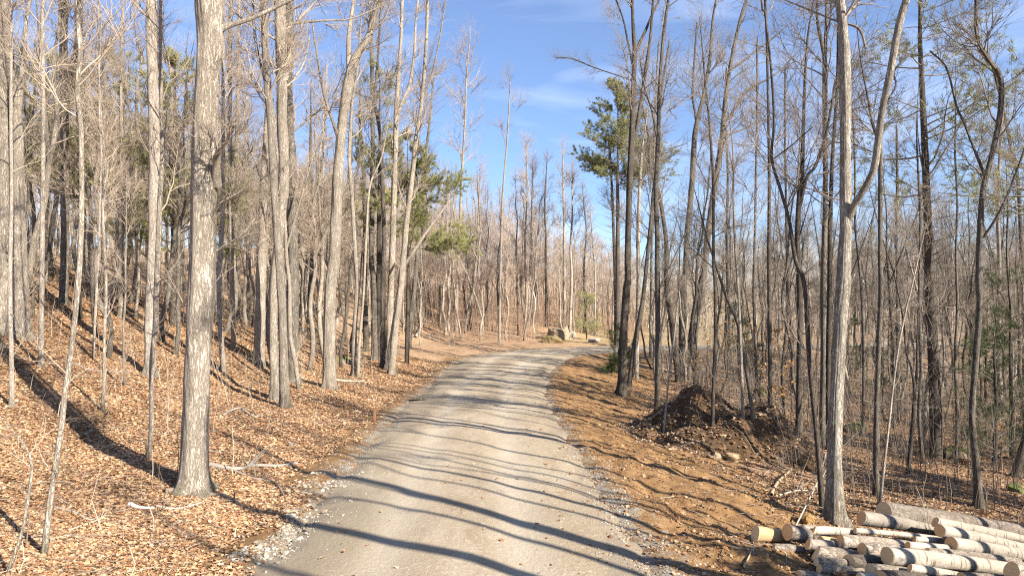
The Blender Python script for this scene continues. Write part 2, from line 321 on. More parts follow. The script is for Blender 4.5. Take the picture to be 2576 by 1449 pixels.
def crown(g, P, r, H, lo=.35, n1=26, l1=.24, tw=1.0, rt=.0045, low=6, up=.5, ang=(38, 62), dense=3):
    """P (1, n, 3) trunk; returns a list of (strands, radii, sides)"""
    res = []; f = lo + (1 - lo) * np.sort(g.random(n1)) ** .9; idx = g.integers(0, len(P), n1)
    if low: f = np.concatenate([f, g.uniform(.12, lo, low)]); idx = np.concatenate([idx, g.integers(0, len(P), low)])
    k = len(f); ln = H * l1 * (1.12 - f) * g.uniform(.55, 1.25, k) + .5
    if low: ln[n1:] *= g.uniform(.15, .45, low)
    A, ra = sprout(g, P, r, idx, f, np.radians(g.uniform(*ang, k)) * (1 - .25 * f), ln, np.where(f < lo, .006, .0095) * ln + .005, 9, up=up, wob=.15, maxr=.38); res.append((A, ra, 5))
    m = int(k * 9 * tw); i2 = g.choice(k, m, p=ln / ln.sum()); f2 = g.uniform(.15, .97, m); l2 = ln[i2] * g.uniform(.25, .6, m) * (1.1 - .6 * f2) + .15
    B, rb = sprout(g, A, ra, i2, f2, np.radians(g.uniform(25, 55, m)), l2, .007 * l2 + .0035, 6, up=.35, wob=.16); res.append((B, rb, 4))
    q = int(m * dense); i3 = g.choice(m, q, p=l2 / l2.sum()); f3 = g.uniform(.1, 1, q); l3 = g.uniform(.18, .6, q) * (.6 + .4 * l2[i3])
    C_, rc_ = sprout(g, B, rb, i3, f3, np.radians(g.uniform(20, 55, q)), l3, np.full(q, rt), 4, up=.3, wob=.14, tip=.4, maxr=1.); res.append((C_, rc_, 3))
    return res
def trunk_mesh(g, mb, P, r, k, rough=.06, lobes=None):
    n = len(P); T = np.gradient(P, axis=0); T /= np.linalg.norm(T, axis=1)[:, None] + 1e-9
    ref = np.array([0, 1., 0.05]); A = np.cross(ref, T); A /= np.linalg.norm(A, axis=1)[:, None]; B = np.cross(T, A); a = np.arange(k) * 2 * math.pi / k
    al = np.concatenate([[0], np.cumsum(np.linalg.norm(np.diff(P, axis=0), axis=1))])
    o = g.uniform(0, 200); nz = fbm(o + np.cos(a)[None] * 1.1 + al[:, None] * .9, o + np.sin(a)[None] * 1.1 + al[:, None] * .35, 3); nz2 = vnoise(o + al * 1.7, al * 0 + o)
    rr = r[:, None] * (1 + rough * 2.4 * nz + rough * 1.5 * nz2[:, None])
    if k >= 40: rr = rr * (1 - .055 * np.abs(fbm(o + np.cos(a)[None] * 7 + al[:, None] * .6, o + np.sin(a)[None] * 7 + al[:, None] * .35, 3)) * 2.2 + .03)
    if lobes is not None: rr = rr * (1 + lobes[:, None] * (.5 + .5 * np.cos(a * 4 + o + .8 * np.sin(a * 2 + o)))[None])
    V = P[:, None, :] + rr[:, :, None] * (np.cos(a)[None, :, None] * A[:, None, :] + np.sin(a)[None, :, None] * B[:, None, :])
    i = np.arange(n * k).reshape(n, k); Q = np.stack([i[:-1], np.roll(i[:-1], -1, 1), np.roll(i[1:], -1, 1), i[1:]], -1).reshape(-1, 4)
    mb.add(V.reshape(-1, 3), Q); mb.add(np.vstack([V[-1], P[-1] + T[-1] * r[-1] * .5]), None, [(j, (j + 1) % k, k) for j in range(k)])
# ------------------------------------------------------------------ the trees that are traced one by one
GL = 'bare trees on the leafy left slope'; GR = 'bare trees on the right of the road'; GC = 'bare trees beyond the bend of the road'
def hero(label, pts, bk, group, limbs=(), H=None, cat='tree', name='bare_tree', lo=.4, n1=22, l1=.19, tw=1.0, low=4, seed=None, dead=False, dy=0, crown_on=True, dense=4.5, ang=(38, 62)):
    g = np.random.default_rng(seed if seed is not None else abs(hash(label)) % 99991 if False else sum(ord(ch) * (i + 3) for i, ch in enumerate(label)))
    u0, v0 = pts[0][:2]; x, y, z = hit(u0, v0); z = gz(x, y)
    base = np.array([x, y, z]); twm = 'twig_grey' if bk in ('grey', 'dark') else 'twig_tan'
    def conv(pl):
        P = np.array([at(a[0], a[1], y) for a in pl]); r = np.array([a[2] for a in pl]) * y / F / 2; return P, r
    P, r = conv(pts); P[0] = base
    rb = r[0]; Ht = H or float(np.clip(8 + rb * 55, 9, 19)); dyv = g.normal(0, .25)
    def extend(P, r, Ht):
        P = list(P); r = list(r); d = P[-1] - P[max(-3, -len(P))]; d /= np.linalg.norm(d)
        while P[-1][2] < z + Ht - .3 and r[-1] > .012:
            d = d + g.normal(0, .045, 3); d[2] = max(d[2], .6); d /= np.linalg.norm(d); st = 1.1
            left = max(z + Ht - P[-1][2], .5); P.append(P[-1] + d * st); r.append(r[-1] * max(1 - st / left, .5))
        r.append(.006); P.append(P[-1] + d * .5); return np.array(P), np.array(r)
    if pts[-1][1] < 30 or pts[-1][2] > 3.5: P, r = extend(P, r, Ht)
    else: d = P[-1] - P[-2]; d /= np.linalg.norm(d); P = np.vstack([P, P[-1] + d * 25 * r[-1], P[-1] + d * 45 * r[-1]]); r = np.concatenate([r, [r[-1] * .5, .004]])
    P[1:, 1] += np.linspace(0, dyv, len(P))[1:] + dy * np.linspace(0, 1, len(P))[1:]
    n = max(10, int((P[-1, 2] - z) / (.09 if rb > .11 else .16))); PR = catmull(np.hstack([P, r[:, None]]), n); Pt, rt = PR[:, :3], np.maximum(PR[:, 3], .004)
    fl = np.exp(-(Pt[:, 2] - z) / .16) * .22; rt = rt * (1 + fl * (rb > .05))
    Pt = np.vstack([Pt[0] - [0, 0, .35], Pt]); rt = np.concatenate([[rt[0] * 1.1], rt])
    e = empty(name, base); mb = MB(); kk = 72 if rb > .15 else 40 if rb > .11 else 18 if rb > .08 else 12 if rb > .05 else 8; trunk_mesh(g, mb, Pt, rt, kk, .07 if rb > .1 else .05, np.exp(-np.maximum(Pt[:, 2] - z, 0) / .14) * (.55 if rb > .08 else .2))
    parents = [(Pt, rt)]; lm = []
    for li in limbs:
        ends = li[-1][1] < 30
        Lp, lr = conv(li); j = np.argmin(np.abs(Pt[:, 2] - Lp[0, 2])); off = Pt[j, 1]
        Lp[:, 1] = off + np.linspace(0, g.normal(0, .5), len(Lp))
        if ends: Lp, lr = extend(Lp, lr, Ht * .93)
        q = catmull(np.hstack([Lp, lr[:, None]]), max(8, len(Lp) * 4)); m2 = MB(); trunk_mesh(g, m2, q[:, :3], np.maximum(q[:, 3], .004), 10, .05); lm.append(m2); parents.append((q[:, :3], np.maximum(q[:, 3], .004)))
    t = mb.build('trunk', M[bk], e, base)
    for m2 in lm: m2.build('limb', M[bk], e, base)
    if crown_on:
        for i, (a, b) in enumerate(parents):
            cb = MB()
            c = catmull(np.hstack([a[1:], b[1:, None]]), 24)[None]; fr = 1 if i == 0 else .45
            hh = a[-1, 2] - z if i == 0 else np.linalg.norm(a[-1] - a[0]) * 1.2
            for (S_, R_, k_) in crown(g, c[..., :3], c[..., 3], hh, lo if i == 0 else .2, max(4, int(n1 * fr)), l1, tw, low=low if i == 0 else 0, rt=max(.0035, .00023 * y), dense=dense, ang=ang): cb.tubes(S_, R_, k_)
            cb.build('branches', M[twm], e, base)
    tag(e, label, cat, group); return e, base
T_ = 'tan'; G_ = 'grey'; D_ = 'dark'; B_ = 'birch'
# left side
hero('thick pale trunk cut by the left edge of the picture', [(12, 838, 40), (14, 600, 34), (14, 400, 32), (8, 250, 28), (-4, 60, 24)], T_, GL, H=17)
hero('second thick pale trunk just inside the left edge, forking high up', [(53, 848, 42), (46, 600, 34), (44, 400, 28), (40, 260, 24), (24, 100, 18), (18, 0, 16)], T_, GL, [[(46, 300, 16), (52, 180, 12), (56, 60, 9), (60, 0, 8)]], H=17)
hero('slim pale tree in front of the thick trunks at the left edge', [(30, 1026, 12), (31, 900, 10), (30, 719, 10), (36, 500, 8), (37, 300, 7), (40, 100, 6), (42, 0, 5)], B_, GL, n1=14)
hero('straight slim grey tree next to the thick left edge trunks', [(103, 922, 12), (106, 719, 11), (109, 503, 10), (111, 302, 9), (110, 100, 9), (112, 0, 8)], B_, GL)
hero('dark fissured double tree behind the wavy sapling on the left slope', [(160, 765, 20), (163, 600, 18), (162, 450, 17), (162, 260, 18), (158, 150, 18), (161, 0, 18)], G_, GL, [[(164, 300, 12), (178, 180, 10), (192, 60, 9), (194, 0, 9)]], H=18)
hero('dark straight trunk close behind the wavy leaning sapling', [(197, 800, 15), (198, 730, 14), (205, 520, 13), (196, 330, 11), (192, 200, 9), (188, 0, 8)], D_, GL)
hero('wavy sapling with pale lichen spots leaning out of the leaves', [(112, 1392, 17), (121, 1323, 15), (136, 1222, 14), (156, 1111, 14), (174, 970, 13), (191, 870, 13), (209, 719, 13), (218, 600, 12), (222, 480, 12), (222, 330, 12), (215, 230, 12), (225, 150, 11), (221, 60, 11), (235, 0, 10)], 'tan', GL, lo=.5, n1=12, low=5, H=9.5, tw=.7)
hero('thin arching sapling in the bottom left corner', [(14, 1452, 9), (50, 1343, 8), (65, 1222, 7), (63, 1162, 6), (30, 1111, 5), (-6, 1082, 4)], T_, GL, name='sapling', cat='sapling', n1=3, low=0, tw=.4, l1=.12, dense=1, H=1.8)
hero('tall pale tree with rough bark left of the biggest trunk', [(378, 948, 27), (377, 800, 25), (380, 719, 26), (386, 600, 26), (389, 400, 28), (384, 250, 26), (380, 100, 26), (378, 0, 24)], B_, GL, H=18, low=4)
hero('slender speckled birch standing in front of the tall pale tree', [(372, 1156, 12), (382, 1071, 11), (384, 920, 12), (395, 820, 13), (398, 744, 13), (403, 655, 13), (410, 503, 12), (416, 403, 10), (415, 252, 9), (415, 100, 9), (416, 0, 8)], B_, GL, n1=14, low=8)
hero('biggest tree, thick pale fissured trunk near the road', [(490, 1236, 72), (492, 1100, 64), (497, 950, 60), (502, 800, 59), (510, 700, 62), (517, 503, 59), (520, 302, 57), (526, 201, 58), (532, 100, 58), (528, 0, 60)], T_, GL,
     [[(548, 470, 26), (556, 425, 20), (566, 404, 13), (592, 388, 10), (622, 358, 7), (638, 345, 5)], [(545, 530, 8), (560, 508, 6), (590, 490, 5), (620, 468, 3)], [(545, 85, 22), (562, 62, 16), (590, 40, 12), (625, 14, 10)], [(515, 650, 7), (545, 622, 6), (585, 585, 4), (610, 540, 3)]], H=19, lo=.62, n1=26, low=5, seed=4)
hero('slim pale tree right behind the biggest trunk', [(588, 882, 12), (584, 725, 11), (579, 500, 11), (576, 250, 10), (578, 0, 9)], T_, GL)
hero('pale pole tree touching the right side of the biggest trunk', [(562, 932, 14), (554, 830, 12), (549, 719, 12), (558, 503, 10), (557, 252, 8), (556, 0, 7)], B_, GL)
hero('thin straight tree right of the pole trees on the left slope', [(600, 810, 11), (600, 600, 10), (598, 352, 9), (603, 100, 6), (604, 0, 6)], T_, GL)
hero('pale trunk at the left end of the cluster of tall trees', [(652, 914, 26), (657, 719, 25), (663, 554, 22), (668, 420, 18), (676, 250, 12), (666, 100, 10), (660, 0, 9)], T_, GL, H=16)
hero('gently bowed smooth trunk in the cluster, its foot nearest the road', [(716, 1024, 25), (712, 870, 21), (707, 719, 21), (697, 600, 19), (687, 450, 18), (680, 302, 18), (672, 220, 19), (664, 100, 15), (661, 0, 14)], T_, GL, [[(672, 225, 10), (655, 170, 8), (640, 120, 7), (628, 30, 6), (626, 0, 6)]], H=14)
hero('fissured trunk hugging the bowed one, splitting in three high up', [(692, 1004, 24), (687, 850, 21), (688, 725, 21), (700, 600, 22), (712, 453, 25), (707, 302, 27), (706, 201, 26), (702, 100, 28), (699, 0, 26)], T_, GL, [[(714, 200, 14), (722, 150, 12), (734, 100, 8)], [(708, 60, 10), (745, 38, 7), (800, 18, 5), (850, 0, 4)]], H=17)
hero('dark trunk on the right of the cluster, thicker at its foot', [(737, 962, 30), (735, 850, 29), (737, 725, 29), (737, 604, 27), (732, 503, 23), (735, 403, 20), (730, 312, 16), (727, 201, 17), (727, 100, 20), (727, 0, 20)], G_, GL, H=17)
hero('leaning trunk that forks high above the road edge', [(828, 978, 33), (828, 820, 28), (831, 719, 27), (840, 655, 28), (845, 529, 26), (848, 453, 25), (853, 378, 23), (860, 302, 24), (873, 217, 26), (883, 166, 22), (901, 126, 19), (923, 91, 18), (936, 50, 16), (946, 0, 15)], T_, GL,
     [[(876, 190, 13), (873, 120, 12), (875, 60, 10), (883, 0, 10)], [(853, 360, 8), (838, 310, 7), (815, 230, 6), (800, 130, 5), (792, 60, 4)]], H=17, lo=.5, low=5)
hero('pale curving tree just right of the leaning forked trunk', [(891, 947, 15), (892, 830, 12), (898, 730, 11), (891, 604, 10), (885, 493, 10), (878, 403, 9), (881, 327, 8), (886, 252, 7), (900, 160, 6), (905, 80, 5)], B_, GL, n1=16)
hero('very slender pole beside the pale curving tree', [(900, 950, 8), (905, 850, 7), (915, 730, 6), (921, 600, 6), (930, 470, 5), (958, 400, 4)], T_, GL, n1=8, tw=.6)
hero('nearly black trunk deep inside the tight clump left of the road', [(921, 884, 14), (918, 729, 12), (919, 600, 11), (915, 450, 10), (905, 300, 7)], D_, GL)
hero('dark straight trunk at the front of the tight clump', [(944, 907, 20), (940, 719, 15), (934, 655, 13), (935, 503, 12), (937, 352, 11), (934, 166, 9), (930, 60, 7), (928, 0, 6)], G_, GL, H=16)
hero('grey trunk with a wavy top in the tight clump', [(964, 927, 14), (964, 730, 12), (967, 604, 11), (964, 478, 10), (959, 352, 9), (946, 262, 8), (950, 201, 7), (958, 80, 5), (964, 0, 5)], G_, GL)
hero('forked clump tree whose right limb sweeps towards the sky gap', [(976, 922, 18), (981, 800, 16), (986, 655, 15), (991, 503, 14), (996, 352, 13), (999, 252, 12), (1009, 100, 8), (1012, 0, 7)], T_, GL, [[(998, 300, 9), (1014, 252, 8), (1030, 217, 8), (1042, 141, 7), (1046, 60, 5), (1052, 0, 5)]], H=16)
hero('outermost clump tree leaning over towards the road', [(984, 942, 17), (996, 819, 16), (1006, 744, 15), (1017, 629, 14), (1024, 554, 13), (1037, 453, 12), (1047, 352, 11), (1062, 252, 9), (1072, 126, 8), (1077, 0, 7)], T_, GL, [[(1060, 262, 6), (1085, 200, 5), (1105, 110, 4), (1122, 10, 3)]], H=16)
hero('bent pale dead pole slanting up to the right above the slope', [(972, 930, 10), (1006, 715, 9), (1018, 670, 8), (1032, 645, 8), (1072, 584, 6), (1120, 519, 4)], B_, GL, n1=4, tw=.3, low=0, dense=1, H=3, l1=.1)
hero('slim trunk with mossy foot right of the tight clump', [(1027, 877, 13), (1036, 780, 12), (1043, 719, 11), (1052, 600, 9), (1062, 450, 7), (1078, 330, 6), (1086, 240, 5)], G_, GL)
hero('leaning mossy footed trunk behind the clump edge', [(1060, 808, 14), (1062, 719, 13), (1064, 600, 11), (1066, 480, 9), (1080, 400, 7)], G_, GL, H=12)
hero('thin tree alone on the leaf slope before the bend', [(1147, 838, 9), (1150, 719, 8), (1158, 560, 7), (1160, 478, 6), (1170, 302, 5), (1173, 201, 4), (1180, 120, 3)], T_, GL, n1=36, H=13, l1=.17)
hero('thin crossed tree leaning right of the lone slope tree', [(1168, 838, 7), (1180, 770, 6), (1192, 719, 6), (1200, 600, 5), (1206, 480, 4)], T_, GL, n1=12)
hero('thin bowed tree leaning left towards the crossed one', [(1215, 842, 6), (1212, 800, 6), (1190, 730, 5), (1160, 660, 4), (1130, 620, 3)], T_, GL, n1=5, tw=.4, dense=1.5, H=3)
hero('pale thin pole nearest the left inner edge of the bend', [(1256, 864, 7), (1258, 719, 6), (1264, 503, 5), (1276, 352, 4), (1282, 240, 3)], B_, GL, n1=14)
for (lab, px, vb, w, vt, bk) in [('thin grey slope tree far left with a straight stem', 234, 905, 7, 282, B_), ('slim slope sapling left of the speckled birch', 259, 1038, 9, 420, T_), ('short thin stem between sapling and birch', 314, 972, 6, 520, B_),
        ('far slope tree below the dark pines, gently crooked', 304, 800, 11, 60, T_), ('pale far tree left of the tall pale tree', 340, 800, 8, 330, T_), ('straight far trunk with a small white box on it', 448, 760, 9, 200, T_),
        ('thin straight trunk between the biggest tree and the cluster', 628, 800, 9, 240, T_), ('grey trunk seen between the cluster and the leaning tree', 778, 850, 10, 300, G_), ('slim crooked trunk left of the leaning forked tree', 810, 838, 9, 180, T_),
        ('slight pole tree on the slope behind the cluster', 765, 800, 7, 330, B_), ('thin dark stem close to the left edge trees', 84, 805, 7, 160, G_), ('grey slope trunk behind the pale curving tree', 872, 800, 10, 150, G_)]:
    g = np.random.default_rng(px); n = 7; vv = np.linspace(vb, vt, n); uu = px + np.cumsum(g.normal(0, 5, n)); uu += px - uu[0]
    hero(lab, [(uu[i], vv[i], w * (1 - .07 * i)) for i in range(n)], bk, GL, n1=16)
# beyond the bend
for (lab, px, vb, w, vt, bk) in [('slim pale tree left of the boulders beyond the bend', 1318, 838, 7, 400, T_), ('dark thin tree behind the slim pale one beyond the bend', 1338, 822, 7, 440, D_), ('dark trunk standing directly behind the biggest boulder', 1374, 822, 8, 450, D_),
        ('brown trunk between the two pale boulders', 1419, 822, 8, 420, T_), ('pale trunk rising in front of the split boulder', 1433, 854, 8, 470, T_), ('bright twin trunk left of the dark double tree by the bend', 1541, 850, 10, 560, B_), ('thin grey trunk right of the boulders', 1470, 838, 7, 520, G_), ('thin trunk beside the low white rock at the bend', 1497, 846, 6, 560, T_)]:
    g = np.random.default_rng(px); n = 6; vv = np.linspace(vb, vt, n); uu = px + np.cumsum(g.normal(0, 3, n)); uu += px - uu[0]
    hero(lab, [(uu[i], vv[i], w * (1 - .12 * i)) for i in range(n)], bk, GC, n1=40, H=13, l1=.16)
# right side
hero('tall dark tree at the edge of the dirt bank, forking high', [(1564, 994, 26), (1570, 820, 20), (1577, 719, 17), (1579, 705, 17), (1580, 579, 15), (1585, 428, 15), (1590, 327, 14), (1593, 217, 12), (1596, 136, 11), (1592, 60, 8), (1590, 0, 7)], D_, GR,
     [[(1596, 140, 8), (1606, 115, 8), (1625, 76, 7), (1640, 40, 6), (1655, 8, 6)], [(1588, 385, 9), (1602, 320, 9), (1618, 217, 9), (1635, 100, 7), (1643, 0, 6)], [(1592, 205, 4), (1555, 190, 3), (1500, 170, 3), (1440, 145, 3), (1400, 140, 2)], [(1594, 180, 5), (1580, 110, 5), (1568, 50, 4), (1550, 0, 4)]], H=19, lo=.45)
hero('leaning partner of the tall dark tree, sharing its foot', [(1581, 975, 12), (1595, 870, 12), (1610, 794, 12), (1620, 719, 10), (1634, 579, 9), (1643, 478, 8), (1655, 380, 7), (1660, 250, 6), (1678, 130, 5)], G_, GR)
hero('pale trunk behind the foot of the tall dark tree', [(1600, 950, 12), (1602, 860, 12), (1606, 719, 10), (1606, 579, 9), (1612, 420, 7)], B_, GR)
hero('slim grey trunk left of the tall dark tree at the bend', [(1549, 868, 9), (1548, 719, 8), (1543, 560, 7), (1538, 450, 6), (1532, 350, 5)], D_, GR)
hero('straight grey trunk at the front left of the brush mound', [(1653, 1043, 15), (1655, 870, 14), (1654, 719, 13), (1653, 604, 12), (1650, 478, 12), (1655, 352, 10), (1658, 242, 9), (1668, 100, 8), (1681, 0, 7)], G_, GR, [[(1653, 350, 6), (1640, 280, 5), (1620, 210, 4), (1610, 150, 4)]], H=17)
hero('whippy pale sapling in front of the mound foot', [(1668, 1103, 6), (1683, 945, 5), (1696, 845, 5), (1706, 744, 4), (1710, 640, 3)], B_, GR, name='sapling', cat='sapling', n1=8, tw=.6, H=6)
hero('left trunk of the dark triple behind the mound', [(1708, 962, 16), (1691, 820, 14), (1678, 719, 12), (1676, 600, 11), (1658, 480, 9), (1640, 430, 8), (1632, 330, 6)], D_, GR, H=15)
hero('middle trunk of the dark triple behind the mound', [(1716, 945, 19), (1718, 719, 18), (1724, 690, 16), (1729, 579, 14), (1739, 478, 14), (1746, 352, 12), (1754, 302, 11), (1771, 227, 8), (1784, 151, 9), (1790, 60, 6), (1800, 0, 5)], G_, GR, [[(1750, 300, 6), (1741, 240, 6), (1745, 160, 5), (1752, 60, 4)]], H=17)
hero('right trunk of the dark triple with wide reaching limbs', [(1739, 948, 25), (1746, 820, 22), (1764, 719, 20), (1769, 680, 17), (1784, 554, 15), (1802, 428, 14), (1814, 352, 14), (1822, 252, 11), (1837, 151, 9), (1857, 60, 8), (1872, 10, 7)], G_, GR,
     [[(1822, 310, 7), (1840, 285, 7), (1862, 250, 6), (1882, 227, 6), (1932, 200, 5), (1975, 170, 3)], [(1834, 180, 6), (1870, 155, 6), (1900, 130, 5), (1940, 100, 4), (1985, 60, 3)], [(1815, 345, 5), (1860, 330, 4), (1910, 305, 4), (1950, 300, 3)]], H=18)
hero('slim dark pole growing up through the mound', [(1791, 1134, 8), (1796, 970, 10), (1801, 870, 9), (1802, 719, 9), (1799, 655, 8), (1799, 453, 7), (1790, 300, 6), (1780, 190, 5)], D_, GR)
hero('twisted grey trunk leaning left over the right mound foot', [(1914, 1153, 13), (1897, 1071, 10), (1885, 970, 10), (1872, 885, 12), (1857, 809, 10), (1829, 744, 8), (1797, 645, 6), (1780, 590, 5)], G_, GR, n1=5, low=2, tw=.5, H=7)
hero('straight pale pole beside the twisted leaning trunk', [(1873, 1148, 10), (1867, 970, 8), (1862, 820, 7), (1857, 719, 6), (1850, 600, 6), (1847, 503, 5), (1846, 380, 4)], B_, GR)
hero('slim straight dark trunk right of the mound', [(1937, 1143, 12), (1937, 920, 10), (1935, 719, 10), (1935, 604, 9), (1936, 453, 8), (1934, 302, 7), (1930, 100, 6), (1926, 0, 6)], D_, GR, H=15)
hero('dark shaded trunk midway between mound and log pile', [(2007, 1133, 15), (2010, 920, 14), (2010, 719, 13), (2004, 600, 12), (2010, 480, 12), (2014, 455, 11), (2018, 300, 8), (2026, 120, 6)], D_, GR, [[(2010, 520, 10), (2022, 450, 9), (2040, 420, 8), (2062, 330, 6), (2075, 220, 5)]])
hero('snaking dark trunk leaning left beside the pale log pile tree', [(2070, 1300, 14), (2058, 1121, 12), (2040, 920, 12), (2028, 719, 11), (2007, 655, 10), (1992, 554, 9), (1972, 478, 8), (1950, 393, 7), (1957, 302, 6), (1952, 176, 6), (1937, 25, 5), (1930, 0, 5)], D_, GR, [[(1955, 395, 4), (1985, 370, 3), (2020, 335, 3)]], H=12, n1=14)
hero('smooth grey trunk behind the snaking one, twin topped', [(2068, 1125, 18), (2073, 920, 16), (2075, 719, 15), (2078, 655, 14), (2083, 453, 13), (2083, 302, 12), (2085, 151, 11), (2090, 60, 8), (2092, 0, 7)], G_, GR, [[(2084, 140, 8), (2074, 90, 8), (2065, 50, 7), (2063, 0, 6)]], H=16)
hero('darker slim trunk just right of the smooth grey one', [(2084, 1132, 12), (2086, 920, 12), (2092, 719, 12), (2096, 560, 11), (2104, 400, 9), (2116, 260, 8), (2124, 130, 7), (2126, 0, 6)], D_, GR)
hero('large lichen spotted forked tree behind the log pile', [(2098, 1322, 44), (2101, 1172, 37), (2106, 1021, 33), (2116, 870, 31), (2123, 769, 32), (2129, 719, 34), (2133, 655, 31), (2138, 579, 27), (2139, 478, 26), (2141, 352, 26), (2141, 201, 27), (2138, 76, 25), (2132, 0, 23)], 'ash', GR,
     [[(2142, 560, 18), (2150, 515, 17), (2160, 485, 16), (2179, 428, 17), (2186, 302, 16), (2196, 211, 17), (2206, 101, 17), (2221, 25, 15), (2226, 0, 15)], [(2196, 110, 5), (2194, 50, 7), (2170, 22, 5), (2150, 0, 5)]], H=16, lo=.6, low=3)
hero('slim tree with crooked fork right of the lichen spotted one', [(2204, 1249, 15), (2206, 1071, 13), (2214, 870, 12), (2221, 719, 12), (2221, 655, 11), (2223, 503, 11), (2225, 366, 11), (2216, 335, 8), (2207, 300, 7), (2204, 272, 6)], G_, GR, [[(2225, 370, 7), (2232, 318, 6), (2243, 265, 6), (2254, 242, 5), (2278, 200, 5), (2276, 165, 4), (2310, 120, 3)]], H=10, n1=16)
hero('thin white birch sapling leaning right behind the logs', [(2211, 1288, 8), (2234, 1071, 6), (2254, 895, 5), (2274, 784, 5), (2289, 719, 4), (2310, 620, 3)], B_, GR, name='sapling', cat='sapling', n1=10, tw=.6, H=6)
hero('crooked forked little tree in the brush behind the logs', [(2284, 1192, 10), (2297, 1046, 9), (2300, 980, 9), (2292, 930, 6), (2278, 880, 5), (2270, 800, 4)], D_, GR, [[(2300, 985, 6), (2318, 930, 6), (2330, 860, 5), (2345, 780, 3)]], n1=10)
hero('curved pale barked tree with an S bend, far right', [(2463, 1280, 20), (2456, 1172, 16), (2443, 1046, 14), (2451, 920, 14), (2461, 769, 14), (2458, 705, 15), (2461, 579, 14), (2468, 478, 13), (2486, 403, 12), (2506, 302, 12), (2511, 227, 12), (2501, 186, 11), (2471, 146, 10), (2446, 91, 8), (2443, 0, 7)], G_, GR,
     [[(2470, 440, 7), (2468, 410, 7), (2456, 352, 6), (2447, 300, 6), (2436, 252, 5), (2420, 151, 5), (2385, 101, 4)], [(2468, 600, 6), (2490, 540, 6), (2515, 440, 5), (2530, 340, 4)]], H=12, n1=18)
hero('dark shaded trunk leaning right at the right edge', [(2554, 1200, 18), (2566, 1140, 17), (2582, 1060, 15), (2600, 900, 13), (2620, 600, 11)], D_, GR, H=13)
hero('thin dark tree crossing the upper right corner', [(2580, 1000, 12), (2578, 800, 10), (2574, 620, 9), (2566, 440, 8), (2551, 363, 7), (2530, 250, 6), (2510, 160, 5)], D_, GR)
for (lab, px, vb, w, vt, bk) in [('slim grey stem left of the dark needled pine trunk', 2322, 1170, 9, 420, G_), ('slim pole between pine trunk and S bend tree', 2405, 1165, 8, 380, G_), ('pale thin pole right of the S bend tree', 2517, 1020, 11, 300, B_), ('thin shaded stem between mound and dark trunk', 1975, 1085, 8, 200, D_),
        ('slim tree left of the birch sapling behind the logs', 2170, 1100, 8, 300, G_), ('grey pole close behind the twisted leaning trunk', 1905, 1040, 8, 130, G_), ('slim stem between the triple and the twisted trunk', 1832, 940, 8, 190, D_), ('dark pole in the brush behind the crooked little tree', 2262, 1060, 9, 340, D_), ('slender tree rising left of the triple, pale stem', 1636, 900, 7, 120, G_), ('thin stem at the far right under the firs', 2546, 1120, 8, 540, G_)]:
    g = np.random.default_rng(px); n = 7; vv = np.linspace(vb, vt, n); uu = px + np.cumsum(g.normal(0, 5, n)); uu += px - uu[0]
    hero(lab, [(uu[i], vv[i], w * (1 - .07 * i)) for i in range(n)], bk, GR, n1=16, low=8)
